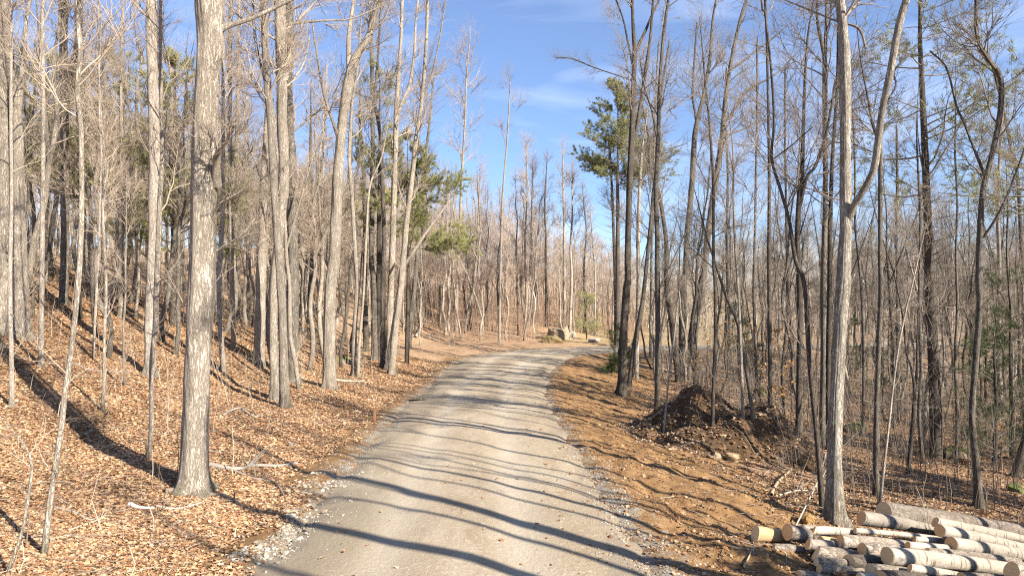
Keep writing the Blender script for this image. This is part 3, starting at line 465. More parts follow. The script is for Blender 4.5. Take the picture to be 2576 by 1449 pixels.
# ------------------------------------------------------------------ evergreens
def blades(g, mb, C0, D0, ln, wd, per):
    """per thin needle blades around each point, leaning along D0"""
    k = len(C0) * per; c = np.repeat(C0, per, 0); d = np.repeat(D0, per, 0) * .7 + g.normal(size=(k, 3)) * .5 + np.array([0, 0, .15]); d /= np.linalg.norm(d, axis=1)[:, None]
    s = np.cross(d, g.normal(size=(k, 3))); s /= np.linalg.norm(s, axis=1)[:, None] + 1e-9; L_ = ln * g.uniform(.6, 1.3, k)[:, None]; w = wd * g.uniform(.7, 1.3, k)[:, None]
    c = c + g.normal(0, .03, (k, 3)); V = np.stack([c - s * w, c + s * w, c + d * L_], 1).reshape(-1, 3); mb.add(V, None, np.arange(k * 3).reshape(-1, 3))
def pine(label, x, y, H, rb, seed, lo=.5, spread=.24, n1=34, nd='needle', name='pine_tree', cat='pine tree', dens=1., blen=.16, per=7, lean=0, group=None, deadlow=14, flat=.05, bk=D_, az=None):
    g = np.random.default_rng(seed); z = gz(x, y); base = np.array([x, y, z]); n = 16; f = np.linspace(0, 1, n)
    P = np.stack([lean * f ** 1.3 + .12 * np.cumsum(g.normal(0, .3, n)) * .4, .1 * np.cumsum(g.normal(0, .3, n)) * .4, f * H], 1); P[0, :2] = 0; r = rb * (1 - f) ** .8 + .012; P = np.vstack([[0, 0, -.3], P]); r = np.concatenate([[r[0] * 1.2], r])
    e = empty(name, base); mb = MB(); q = catmull(np.hstack([P, r[:, None]]), 48); trunk_mesh(g, mb, q[:, :3], q[:, 3], 12, .05); mb.build('trunk', M[bk], e)
    k = n1; fh = lo + (1 - lo) * np.sort(g.random(k)); ln = H * spread * (1.08 - (fh - lo) / (1 - lo)) ** .75 * g.uniform(.6, 1.15, k) + .3
    A, ra = sprout(g, P[None], r[None], np.zeros(k, int), fh, np.radians(g.uniform(62, 92, k)), ln, .007 * ln + .006, 8, up=flat + .3, wob=.07)
    if az is not None:
        for i in range(k):
            if g.random() < .6: A[i, :, 0] = A[i, 0, 0] + az * np.abs(A[i, :, 0] - A[i, 0, 0])
    bb = MB().tubes(A, ra, 4)
    if deadlow:
        D2, rd = sprout(g, P[None], r[None], np.zeros(deadlow, int), g.uniform(.15, lo, deadlow), np.radians(g.uniform(70, 100, deadlow)), g.uniform(.5, 2.4, deadlow) * H / 14, np.full(deadlow, .014), 6, up=.05, wob=.12); bb.tubes(D2, rd, 4)
    m = int(k * 13 * dens); i2 = g.choice(k, m, p=ln / ln.sum()); f2 = g.uniform(.25, 1, m); l2 = ln[i2] * g.uniform(.12, .3, m) + .12
    B, rb2 = sprout(g, A, ra, i2, f2, np.radians(g.uniform(30, 65, m)), l2, np.full(m, .007), 5, up=.25, wob=.1); bb.tubes(B, rb2, 3); bb.build('branches', M['twig_grey'], e)
    nb = MB(); w = 5; ii = np.repeat(np.arange(m), w); ff = g.uniform(.15, 1, m * w); p, tg, _ = sample(B, rb2, ii, ff); blades(g, nb, p, tg, blen, blen * .045, per)
    nb.build('needles', M[nd], e, smooth_=False); tag(e, label, cat, group)
def gpos(u, Y): return (u - CX) / F * Y, Y
x, y = gpos(1553, 56); pine('tall green white pine at the bend with a one sided plumed crown', x, y, 21.5, .24, 11, lo=.63, spread=.18, n1=70, dens=1.9, blen=.22, per=13, deadlow=70)
x, y = gpos(440, 27); pine('large dark pine behind the tall pale tree on the left', x, y, 10.5, .2, 12, lo=.25, spread=.28, n1=58, dens=1.3, blen=.17, per=11)
x, y = gpos(300, 29); pine('green pine between the wavy sapling and the tall pale tree', x, y, 10.5, .2, 13, lo=.35, spread=.3, n1=46, dens=1.2, blen=.17, per=11)
x, y = gpos(120, 28); pine('spreading pine low behind the left edge trunks', x, y, 9.0, .2, 14, lo=.4, spread=.34, n1=44, dens=1.2, blen=.17, per=12)
x, y = gpos(955, 36); pine('slender pine hidden among the tight clump of trunks', x, y, 15.5, .18, 15, lo=.45, spread=.12, n1=40, dens=1.1, blen=.17, per=9)
x, y = gpos(1024, 36); pine('pine with level green boughs reaching right out of the clump', x, y, 11.6, .12, 16, lo=.52, spread=.33, n1=24, dens=2.6, blen=.16, per=18, az=1)
# pine trunk on the right with dead lower limbs and needle sprays at the top
x, y, z = hit(2355, 1154); pine('dark pine trunk bristling with dead side branches, far right', x, y, 15.5, .15 * y / 18, 17, lo=.53, spread=.25, n1=26, dens=1.2, blen=.14, per=9, lean=-.5, deadlow=70)
x, y = gpos(2640, 20); pine('pine outside the right edge whose sprays hang into the upper corner', x, y, 12.5, .17, 18, lo=.6, spread=.25, n1=20, dens=1.3, blen=.14, per=9)
for (lab, u, Y, H, sd) in [('small dark fir under the trees at the right edge', 2545, 21, 6.0, 21), ('bushy dark fir half behind the S bend tree', 2480, 30, 4.4, 22), ('young fir in the middle of the right hand brush', 1858, 38, 4.2, 23), ('little fir behind the low white rock', 1475, 62, 4.5, 24),
        ('tiny fir at the foot of the tall dark tree', 1556, 36, 2.6, 25), ('thin fir in the brush behind the pine trunk', 2240, 34, 3.0, 26), ('low fir at the far right edge', 2500, 19.5, 3.8, 27), ('small fir in the brush behind the smooth grey trunk', 2135, 40, 3.4, 28)]:
    x, y = gpos(u, Y); pine(lab, x, y, H, .05, sd, lo=.08, spread=.3, n1=30, nd='needle_dark' if Y < 50 else 'needle', name='fir_tree', cat='fir tree', dens=.9, blen=.07 + .002 * Y, per=7 if Y < 50 else 3, group='small firs in the understorey', deadlow=0)
# beeches that keep orange leaves
def leafquads(g, mb, C0, size, cols, flat=.5):
    k = len(C0); a = g.uniform(0, 2 * math.pi, k); nrm = g.normal(size=(k, 3)) * (1 - flat); nrm[:, 2] += 1; nrm /= np.linalg.norm(nrm, axis=1)[:, None]
    ax = np.stack([np.cos(a), np.sin(a), np.zeros(k)], 1); ax -= (ax * nrm).sum(1)[:, None] * nrm; ax /= np.linalg.norm(ax, axis=1)[:, None]; bx = np.cross(nrm, ax)
    s = (np.asarray(size) * np.ones(k))[:, None]; c1 = g.uniform(-.25, .35, k)[:, None]; w = g.uniform(.32, .5, k)[:, None]
    V = np.stack([C0 - ax * s * .55, C0 + bx * s * w + nrm * s * c1, C0 + ax * s * .55 + nrm * s * g.uniform(-.15, .3, k)[:, None], C0 - bx * s * w + nrm * s * c1 * g.uniform(.2, 1, k)[:, None], C0 + ax * s * .1 ], 1)
    i = np.arange(k)[:, None] * 5; tri = np.concatenate([i + [0, 1, 4], i + [1, 2, 4], i + [2, 3, 4], i + [3, 0, 4]], 0)
    mb.add(V.reshape(-1, 3), None, tri, np.repeat(cols, 5, 0))
for (lab, u, Y, H, sd, cnt) in [('beech sapling holding yellow orange leaves right of the mound', 1915, 24, 3.6, 31, 260), ('low beech with orange leaves between mound and dark trunks', 1985, 22, 3.2, 32, 220), ('brown leaved beech beside the dark triple trunks', 1778, 27, 3.3, 33, 190), ('leafy beech sapling near the smooth grey trunk', 2045, 26, 3.0, 34, 150), ('withered beech at the left slope clump', 990, 36, 3.6, 35, 120), ('thin beech with tan leaves behind the left cluster', 800, 33, 3.2, 36, 110), ('beech sapling with pale leaves beyond the mound', 1850, 32, 3.4, 37, 170)]:
    g = np.random.default_rng(sd); x, y = gpos(u, Y); z = gz(x, y); n = 10; f = np.linspace(0, 1, n); P = np.stack([.25 * np.cumsum(g.normal(0, .2, n)), .2 * np.cumsum(g.normal(0, .2, n)), f * H], 1); P[0] = (0, 0, -.1); r = .022 * (1 - f) + .006
    e = empty('beech_sapling', (x, y, z)); MB().tubes(P[None], r[None], 7).build('trunk', M['grey'], e); k = 22
    ln = g.uniform(.5, 1.4, k); A, ra = sprout(g, P[None], r[None], np.zeros(k, int), g.uniform(.2, 1, k), np.radians(g.uniform(55, 90, k)), ln, np.full(k, .009), 6, up=.15); MB().tubes(A, ra, 4).build('branches', M['twig_grey'], e)
    p, _, _ = sample(A, ra, g.integers(0, k, cnt), g.uniform(.2, 1, cnt)); pal = np.array([(.50, .25, .07), (.58, .36, .14), (.42, .19, .06), (.55, .42, .24)]); lb = MB(); leafquads(g, lb, p + g.normal(0, .03, p.shape), g.uniform(.07, .12, cnt), pal[g.integers(0, 4, cnt)], .2)
    lb.build('leaves', M['leaf'], e, smooth_=False); tag(e, lab, 'beech sapling', 'beech saplings keeping their dry leaves')
# ------------------------------------------------------------------ the forest behind: copies of a few built trees
def lib_tree(sd, H, rb, bk, tw, rt, n1=26, lo=.38, l1=.2, fork=.7, lowb=8, dn=3.4):
    g = np.random.default_rng(sd); n = 14; f = np.linspace(0, 1, n); P = np.stack([np.cumsum(g.normal(0, .11, n)), np.cumsum(g.normal(0, .11, n)), f * H], 1); P[0, :2] = 0; r = rb * (1 - f) ** .75 + .008
    P = np.vstack([[0, 0, -.4], P]); r = np.concatenate([[r[0] * 1.15], r]); e = empty('forest_tree', (0, 0, -100)); mb = MB(); q = catmull(np.hstack([P, r[:, None]]), 30); trunk_mesh(g, mb, q[:, :3], q[:, 3], 9, .05)
    par = [q]
    if g.random() < fork:
        c = q[int(30 * g.uniform(.35, .6))]; d = np.array([g.choice([-1, 1]) * .35, g.normal(0, .2), 1]); pts = np.array([c[:3] + d * s_ * H * .42 + [0, 0, .0] + [-.02 * s_ ** 2 * d[0] * H * .2, 0, 0] for s_ in np.linspace(0, 1, 6)]); qq = catmull(np.hstack([pts, (c[3] * .75 * (1 - np.linspace(0, 1, 6)) + .008)[:, None]]), 16)
        trunk_mesh(g, mb, qq[:, :3], qq[:, 3], 7, .04); par.append(qq)
    t = mb.build('trunk', M[bk], e); cb = MB()
    for i, a in enumerate(par):
        for (S_, R_, k_) in crown(g, a[None, :, :3], a[None, :, 3], H * (1 if i == 0 else .5), lo if i == 0 else .2, n1 if i == 0 else n1 // 3, l1, 1.0, rt=rt, low=lowb if i == 0 else 0, dense=dn): cb.tubes(S_, R_, 3 if k_ < 5 else 4)
    b = cb.build('branches', M[tw], e); KIDS[e.name] = [t, b]; return e, H
USED = {}
def stand(lib, spots, label_of, group_of, g):
    """spots: x, y, height, variant; the first spot of each variant takes the built tree itself"""
    used = USED.setdefault(id(lib), set())
    for (x, y, h, i) in spots:
        uu = x / y * F + CX
        if y > 54 and uu < 1750: h *= 1 - .34 * smooth(1290, 1480, uu)
        e, H = lib[i]; o = e if i not in used else copy_tree(e); used.add(i)
        s = h / H; w = s * g.uniform(.8, 1.2); o.scale = (w, w, s); o.location = (x, y, gz(x, y)); o.rotation_euler = (g.normal(0, .03), g.normal(0, .03), g.uniform(0, 6.28))
        tag(o, label_of(x, y), 'tree', group_of(x, y))
libT = [lib_tree(101 + i, H, rb, bk, 'twig_tan', .0065) for i, (H, rb, bk) in enumerate([(14, .10, T_), (15, .13, T_), (12, .07, B_), (13, .09, G_), (15, .11, T_), (11, .06, T_)])]
libG = [lib_tree(201 + i, H, rb, bk, 'twig_grey', .006, l1=.19) for i, (H, rb, bk) in enumerate([(13, .09, G_), (14, .11, D_), (11, .06, G_), (12, .075, D_), (14, .1, B_), (10, .05, G_)])]
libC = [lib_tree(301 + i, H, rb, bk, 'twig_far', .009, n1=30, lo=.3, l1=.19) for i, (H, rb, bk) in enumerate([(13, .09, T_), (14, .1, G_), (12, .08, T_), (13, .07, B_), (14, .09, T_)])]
def scatter(g, n, ulo, uhi, ylo, yhi, gap, pts, cond=None, power=1.0):
    res = []; tries = 0
    while len(res) < n and tries < 40000:
        tries += 1; Y = ylo + (yhi - ylo) * g.random() ** power; u = g.uniform(ulo, uhi); X = (u - CX) / F * Y; s = road_s(X, Y)[0]
        if abs(s) < 5.0 + g.random() * 1.2 or (0 < s < 7.5 and Y < 26): continue
        if 1345 < u < 1530 and 50 < Y < 66: continue
        if cond and not cond(X, Y, u): continue
        if any((X - a) ** 2 + (Y - b) ** 2 < gap ** 2 for a, b in pts[-900:]): continue
        pts.append((X, Y)); res.append((X, Y))
    return res
g = np.random.default_rng(55); ALL = []
def zone(x, y):
    u = x / y * F + CX
    if y < 32 and u < 1288: return 'near' if u < 560 else 'nearb'
    if u < 560: return 'l1'
    if u < 1010: return 'l2'
    if u < 1560: return 'c'
    if u < 2000: return 'r1'
    return 'r2' if y > 34 else 'r3'
ZL = {'near': ('slim bare tree on the open leaf slope left of the biggest trunk', 'slim trees on the open leaf slope'), 'nearb': ('slim bare tree on the slope between the biggest trunk and the clump', 'slim trees between biggest trunk and clump'),
      'l1': ('pale bare tree in the dense stand atop the left slope, under the pines', 'trees atop the left slope'), 'l2': ('pale bare tree in the dense stand behind the cluster and the clump', 'trees behind the cluster and the clump'),
      'c': ('slender bare tree in the pinkish stand behind the boulders', 'trees in the stand behind the boulders'), 'r1': ('bare grey tree in the stand behind the brush mound and triple trunks', 'trees behind the brush mound'),
      'r2': ('bare grey tree in the deep woods far behind the log pile', 'trees in the deep woods behind the log pile'), 'r3': ('slim bare tree in the near woods just behind the log pile', 'slim trees just behind the log pile')}
def lab(x, y): return ZL[zone(x, y)][0]
def grp(x, y): return ZL[zone(x, y)][1]
def spots(pos, nv, hlo, hhi): return [(x, y, g.uniform(hlo, hhi), int(g.integers(0, nv))) for x, y in pos]
stand(libT, spots(scatter(g, 22, -100, 1000, 19, 33, 1.6, ALL), 6, 9.5, 13), lab, grp, g)
stand(libT, spots(scatter(g, 60, -150, 1060, 33, 58, 1.5, ALL), 6, 9.5, 14), lab, grp, g)
stand(libC, spots(scatter(g, 74, 1000, 1580, 56, 84, 1.3, ALL), 5, 12, 16.5), lab, grp, g)
stand(libG, spots(scatter(g, 26, 1700, 2650, 20, 34, 1.5, ALL, lambda X, Y, u: u > 2000 or Y > 28), 6, 7, 11.5), lab, grp, g)
stand(libG, spots(scatter(g, 62, 1600, 2700, 34, 75, 1.6, ALL), 6, 8, 12.5), lab, grp, g)
stand(libT, spots(scatter(g, 46, -100, 1060, 26, 60, 1.1, ALL), 6, 8, 13), lab, grp, g)
stand(libG, spots(scatter(g, 40, 1650, 2700, 26, 60, 1.2, ALL, lambda X, Y, u: u > 2050 or Y > 32), 6, 7, 12), lab, grp, g)
stand(libT, spots(scatter(g, 34, -100, 1060, 34, 62, 1.0, ALL), 6, 10, 14), lab, grp, g)
# far woods: one mass nobody could count
def woods(name, label, g, pos, mat, hlo, hhi, rt, n1=9):
    mb = MB()
    for (x, y) in pos:
        H = g.uniform(hlo, hhi) * (1 - .3 * smooth(1290, 1480, x / y * F + CX) * (x / y * F + CX < 1800)); z = gz(x, y); n = 8; f = np.linspace(0, 1, n); P = np.stack([x + np.cumsum(g.normal(0, .13, n)), y + np.cumsum(g.normal(0, .13, n)), z - .3 + f * H], 1); r = g.uniform(.04, .11) * (1 - f) + .012
        mb.tubes(P[None], r[None], 5); k = n1; fh = g.uniform(.25, .98, k); ln = H * .2 * (1.15 - fh) * g.uniform(.7, 1.3, k) + .4
        A, ra = sprout(g, P[None], r[None], np.zeros(k, int), fh, np.radians(g.uniform(25, 50, k)), ln, np.full(k, rt * 2.2), 4, up=.4); mb.tubes(A, ra, 3)
        m = k * 6; i2 = g.integers(0, k, m); B, rb = sprout(g, A, ra, i2, g.uniform(.1, 1, m), np.radians(g.uniform(20, 50, m)), g.uniform(.4, 1.1, m), np.full(m, rt), 3, up=.4, maxr=1, tip=.5); mb.tubes(B, rb, 3)
        q = m * 2; i3 = g.integers(0, m, q); C_, rc_ = sprout(g, B, rb, i3, g.uniform(.1, 1, q), np.radians(g.uniform(20, 50, q)), g.uniform(.25, .7, q), np.full(q, rt * .8), 2, up=.3, maxr=1, tip=.5); mb.tubes(C_, rc_, 3)
    o = mb.build(name, mat); return tag(o, label, 'woods', kind='stuff')
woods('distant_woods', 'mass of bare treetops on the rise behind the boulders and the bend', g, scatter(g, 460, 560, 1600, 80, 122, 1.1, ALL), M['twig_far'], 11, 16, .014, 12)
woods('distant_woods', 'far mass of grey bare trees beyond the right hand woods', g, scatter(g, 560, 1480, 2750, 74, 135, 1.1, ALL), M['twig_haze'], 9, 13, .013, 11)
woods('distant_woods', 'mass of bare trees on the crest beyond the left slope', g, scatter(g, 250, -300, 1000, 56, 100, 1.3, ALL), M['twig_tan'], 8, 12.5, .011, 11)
# underbrush
def brush(label, g, n, ulo, uhi, ylo, yhi, mat, hlo, hhi, rt):
    mb = MB(); P0 = []
    while len(P0) < n:
        Y = g.uniform(ylo, yhi, 4 * n); u = g.uniform(ulo, uhi, 4 * n); X = (u - CX) / F * Y; s = road_s(X, Y); ok = (np.abs(s) > 4.0 + g.random(4 * n)) & ~((s > 0) & (s < 6.5) & (Y < 30)) & ~((u > 1345) & (u < 1530) & (Y > 50) & (Y < 66)); P0 += list(zip(X[ok], Y[ok]))
    P0 = np.array(P0[:n]); z = ground(P0[:, 0], P0[:, 1]); h = g.uniform(hlo, hhi, n) * g.uniform(.5, 1, n); m = 7; f = np.linspace(0, 1, m)
    d = g.normal(0, .16, (n, 2)); P = np.empty((n, m, 3)); P[..., 0] = P0[:, :1] + d[:, :1] * h[:, None] * f ** 1.5 + np.cumsum(g.normal(0, .02, (n, m)), 1); P[..., 1] = P0[:, 1:] + d[:, 1:] * h[:, None] * f ** 1.5; P[..., 2] = z[:, None] - .05 + f * h[:, None]
    r = (rt * 1.6 + .0022 * h)[:, None] * (1 - .75 * f); mb.tubes(P, r, 4)
    k = n * 6; i = g.integers(0, n, k); A, ra = sprout(g, P, r, i, g.uniform(.25, 1, k), np.radians(g.uniform(25, 70, k)), h[i] * g.uniform(.1, .35, k) + .1, np.full(k, rt), 4, up=.3, wob=.12); mb.tubes(A, ra, 3)
    k2 = k * 2; i = g.integers(0, k, k2); B, rb = sprout(g, A, ra, i, g.uniform(.2, 1, k2), np.radians(g.uniform(20, 60, k2)), g.uniform(.1, .4, k2), np.full(k2, rt * .7), 3, up=.2, wob=.12, maxr=1, tip=.5); mb.tubes(B, rb, 3)
    return tag(mb.build('undergrowth', mat), label, 'undergrowth', kind='stuff')
M['brush_warm'] = twigmat('brush_warm', (.50, .36, .26), (.38, .26, .19))
brush('thin twiggy undergrowth on the near left slope', g, 150, -60, 1150, 15, 30, M['twig_tan'], .4, 2.6, .0035)
brush('tangled bare undergrowth atop the left slope', g, 240, -100, 1150, 30, 56, M['twig_tan'], .8, 4, .006)
brush('reddish brush under the trees behind the boulders', g, 1400, 950, 1620, 56.5, 84, M['brush_warm'], .8, 4.2, .008)
brush('bare brush between the trees behind the mound and the logs', g, 750, 1700, 2650, 19, 36, M['twig_grey'], .5, 4.0, .0036)
brush('sparse thin stems on the leaf floor close behind the logs', g, 150, 1960, 2650, 13, 20, M['twig_grey'], .5, 3.5, .0028)
brush('grey thicket deep in the right hand woods', g, 1100, 1640, 2700, 36, 70, M['twig_haze'], .8, 4.2, .006)
# trees out of frame on the right whose shadows fall over the road
sh = (SD.x / math.hypot(SD.x, SD.y), SD.y / math.hypot(SD.x, SD.y))
for i, (u, v, k, hh, rb) in enumerate([(1240, 1449, 9.5, 15, .18), (1288, 1296, 9.5, 15, .19), (1288, 1236, 9.2, 13, .08), (1288, 1262, 10.5, 14, .06), (1288, 1150, 12, 15, .075), (1288, 1345, 10, 13, .05), (1288, 1212, 11, 14, .045), (1288, 1175, 11.5, 14, .05), (1288, 1090, 13, 15, .05), (1600, 1449, 9, 13, .09), (1288, 1195, 12, 13, .05), (700, 1449, 16, 16, .13), (1288, 1075, 12, 14, .07), (1288, 1050, 13, 15, .08), (1288, 1020, 16, 16, .07), (1288, 1000, 17.5, 17, .08), (1288, 985, 19, 18, .09), (1288, 1035, 16.5, 16, .05), (1288, 1010, 18, 17, .05), (1288, 1062, 16, 15, .06), (1500, 1250, 9, 12, .05)]):
    Y = CAMH * F / (v - HZ); X = (u - CX) / F * Y; x, y = X + sh[0] * k, Y + sh[1] * k
    e, H = lib_tree(400 + i, hh, rb, G_, 'twig_grey', .003, n1=8, lo=.75, l1=.1, fork=0); e.name = 'roadside_tree'; e.location = (x, y, gz(x, y)); tag(e, 'bare tree just outside the picture whose shadow stripes the road', 'tree', 'trees outside the picture that shade the road')
for i, (x, y, hh) in enumerate([(14.6, 11.6, 11), (17.2, 10.4, 12), (23, 14.5, 12), (27, 19, 12)]):
    pine('evergreen outside the picture that shades the brush mound', x, y, hh, .16, 900 + i, lo=.3, spread=.2, n1=34, dens=1., blen=.2, per=9, group='evergreens outside the picture on the right')
pine('unseen low evergreen added to shade the left end of the logs', 7.7, 5.0, 4.4, .07, 950, lo=.05, spread=.26, n1=60, nd='needle_dark', dens=1.3, blen=.12, per=12, deadlow=0, name='fir_tree', cat='fir tree')  # invented fir, added out of view only for the shade it throws
# ------------------------------------------------------------------ mound of earth and brush
def hf_mound(name, label, cat, cx, cy, rx, ry, h, g, step=.07, mat=None):
    nx, ny = int(2 * rx / step), int(2 * ry / step); X, Y = np.meshgrid(np.linspace(-rx, rx, nx), np.linspace(-ry, ry, ny)); x = X + cx; y = Y + cy
    rr = np.sqrt((X / rx) ** 2 + (Y / ry) ** 2) + .34 * fbm(x / 1.5, y / 1.5, 3); p = h * smooth(1, .12, rr) * (1 + .55 * fbm(x / .8, y / .8, 3)) + .14 * fbm(x / .3, y / .3, 4) * smooth(1, .8, rr)
    z = ground(x.ravel(), y.ravel(), fine=False).reshape(x.shape) + p - .16 * smooth(.75, 1.0, rr)
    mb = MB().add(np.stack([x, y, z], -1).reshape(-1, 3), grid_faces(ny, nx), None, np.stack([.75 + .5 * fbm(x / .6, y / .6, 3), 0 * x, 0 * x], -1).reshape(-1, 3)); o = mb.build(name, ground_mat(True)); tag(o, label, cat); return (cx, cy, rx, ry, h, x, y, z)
mx_, my_, mz_ = hit(1800, 1120); MND = hf_mound('earth_mound', 'brown mound of earth, leaves and roots beside the dark triple trunks', 'mound', 6.0, 18.8, 3.0, 2.8, 1.35, g)
# debris on the mound: roots and sticks
def sticks(name, label, g, n, xy, zf, llo, lhi, r0, cols, tilt=.15, kind='stuff'):
    x, y = xy; ln = g.uniform(llo, lhi, n); a = g.uniform(0, 6.28, n); m = 5; f = np.linspace(-.5, .5, m); P = np.empty((n, m, 3)); b = g.normal(0, .12, (n, 1)) * ln[:, None]
    P[..., 0] = x[:, None] + np.cos(a)[:, None] * f * ln[:, None] - np.sin(a)[:, None] * b * (1 - 4 * f ** 2); P[..., 1] = y[:, None] + np.sin(a)[:, None] * f * ln[:, None] + np.cos(a)[:, None] * b * (1 - 4 * f ** 2)
    P[..., 2] = zf(P[..., 0].ravel(), P[..., 1].ravel()).reshape(n, m) + np.abs(g.normal(0, tilt, (n, 1))) * (f + .5) * ln[:, None] + .006
    r = (r0 * g.uniform(.5, 1.5, n))[:, None] * (1.2 - .7 * (f + .5)); return tag(MB().tubes(P, r, 4, col=cols[g.integers(0, len(cols), n)]).build(name, M['stick']), label, kind=kind)
def mound_z(x, y):
    cx, cy, rx, ry, h, X, Y, Z = MND; i = np.clip(((y - cy + ry) / (2 * ry) * (X.shape[0] - 1)).round().astype(int), 0, X.shape[0] - 1); j = np.clip(((x - cx + rx) / (2 * rx) * (X.shape[1] - 1)).round().astype(int), 0, X.shape[1] - 1); return np.maximum(Z[i, j], top(x, y))
WOOD = np.array([(.34, .28, .22), (.22, .17, .13), (.42, .36, .29), (.15, .11, .08), (.5, .42, .32)])
a = g.uniform(0, 6.28, 420); q = g.uniform(0, 1, 420) ** .6 * 2.6; sticks('root_litter', 'roots and sticks poking out of the brown mound', g, 230, (5.75 + q[:230] * np.cos(a[:230]), 18.6 + q[:230] * np.sin(a[:230])), mound_z, .2, .9, .007, WOOD * .6, .2)  # stick colours dimmed as well, for the shade on the mound
# ------------------------------------------------------------------ ground cover
def field(g, n, ylo, yhi, ulo=-150, uhi=2750):
    Y = np.exp(g.uniform(math.log(ylo), math.log(yhi), n)); u = g.uniform(ulo, uhi, n); X = (u - CX) / F * Y; return X, Y, road_s(X, Y)
PAL = np.array([(.30, .20, .13), (.22, .14, .09), (.56, .40, .235), (.50, .32, .175), (.44, .27, .15), (.61, .46, .29), (.37, .21, .115), (.54, .38, .235), (.64, .52, .37), (.28, .155, .09), (.46, .24, .12), (.58, .42, .25)])
X, Y, s = field(g, 720000, 6.6, 40)
keep = np.where(s < 0, smooth(-2.45, -3.6, s + .9 * fbm(X / 1.3, Y / 1.3, 3)), smooth(4.6, 8.0, s + 1.5 * fbm(X / 1.3, Y / 1.3, 3)) * .8 + .018) * (np.abs(s) > 2.2)
keep = np.where(np.abs(s) <= 2.2, .0005, keep); cover = smooth(-.25, .15, fbm(X / .7 + 9, Y / .7, 3) + .15); k = g.random(len(X)) < keep * (.42 + .58 * cover)
X, Y, s = X[k], Y[k], s[k]; k = ((X - 5.75) / 2.9) ** 2 + ((Y - 18.6) / 3.2) ** 2 > 1; X, Y, s = X[k], Y[k], s[k]
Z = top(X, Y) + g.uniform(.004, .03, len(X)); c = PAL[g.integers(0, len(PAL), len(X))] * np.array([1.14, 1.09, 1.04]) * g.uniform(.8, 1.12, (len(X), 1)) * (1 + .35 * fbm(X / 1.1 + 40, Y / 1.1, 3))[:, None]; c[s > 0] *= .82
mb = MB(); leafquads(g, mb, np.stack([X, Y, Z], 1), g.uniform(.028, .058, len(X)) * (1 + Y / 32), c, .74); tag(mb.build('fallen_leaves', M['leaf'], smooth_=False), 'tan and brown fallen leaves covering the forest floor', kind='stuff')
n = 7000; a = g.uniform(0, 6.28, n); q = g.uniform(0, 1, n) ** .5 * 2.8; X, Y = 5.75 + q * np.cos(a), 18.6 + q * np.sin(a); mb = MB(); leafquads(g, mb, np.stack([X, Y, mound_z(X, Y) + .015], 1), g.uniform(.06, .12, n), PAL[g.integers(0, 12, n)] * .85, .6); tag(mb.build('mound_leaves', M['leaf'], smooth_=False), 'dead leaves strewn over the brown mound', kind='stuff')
# stones
t_ = (1 + 5 ** .5) / 2; IV = np.array([(-1, t_, 0), (1, t_, 0), (-1, -t_, 0), (1, -t_, 0), (0, -1, t_), (0, 1, t_), (0, -1, -t_), (0, 1, -t_), (t_, 0, -1), (t_, 0, 1), (-t_, 0, -1), (-t_, 0, 1)]) / 1.9
IF = np.array([(0, 11, 5), (0, 5, 1), (0, 1, 7), (0, 7, 10), (0, 10, 11), (1, 5, 9), (5, 11, 4), (11, 10, 2), (10, 7, 6), (7, 1, 8), (3, 9, 4), (3, 4, 2), (3, 2, 6), (3, 6, 8), (3, 8, 9), (4, 9, 5), (2, 4, 11), (6, 2, 10), (8, 6, 7), (9, 8, 1)])
def stones(name, label, g, C0, size, cols, mat, flat=.6):
    n = len(C0); V = IV[None] * g.uniform(.65, 1.3, (n, 12, 1)) * np.stack([g.uniform(.6, 1.3, n), g.uniform(.6, 1.2, n), g.uniform(.35, .8, n) * flat / .6], 1)[:, None] * np.asarray(size)[:, None, None] * .5
    a = g.uniform(0, 6.28, n); ca, sa = np.cos(a)[:, None], np.sin(a)[:, None]; W_ = V.copy(); W_[..., 0] = V[..., 0] * ca - V[..., 1] * sa; W_[..., 1] = V[..., 0] * sa + V[..., 1] * ca
    W_ += C0[:, None]; F_ = (IF[None] + 12 * np.arange(n)[:, None, None]).reshape(-1, 3); return tag(MB().add(W_.reshape(-1, 3), None, F_, np.repeat(cols, 12, 0)).build(name, mat, smooth_=False), label, kind='stuff')
def edge_pts(g, n, s0, sd, ylo, yhi):
    i = np.exp(g.uniform(math.log(ylo), math.log(yhi), n)); j = np.searchsorted(rc[:, 1], i).clip(1, len(rc) - 2); w = g.normal(s0, sd, n) * widen(i); return rc[j, 0] + nn_[j, 0] * w, i + nn_[j, 1] * w
SP = np.array([(.36, .33, .27), (.42, .385, .32), (.28, .245, .19), (.33, .27, .18), (.21, .18, .14), (.52, .485, .42)])
def lay(name, label, g, parts, mat=None, pal=SP, flat=.6):
    C0, sz = [], []
    for (n, s0, sd, ylo, yhi, a, b) in parts:
        x, y = edge_pts(g, n, s0, sd, ylo, yhi); z_ = g.uniform(a, b, n) * g.uniform(.4, 1, n); clump = g.random(n) < smooth(-.3, .25, fbm(x / .5, y / .5, 3) + .1); x, y, z_ = x[clump], y[clump], z_[clump]; C0.append(np.stack([x, y, top(x, y) + z_ * .06], 1)); sz.append(z_)
    C0 = np.concatenate(C0); sz = np.concatenate(sz); return stones(name, label, g, C0, sz, pal[g.integers(0, len(pal), len(C0))] * g.uniform(.8, 1.15, (len(C0), 1)), mat or M['stone'], flat)
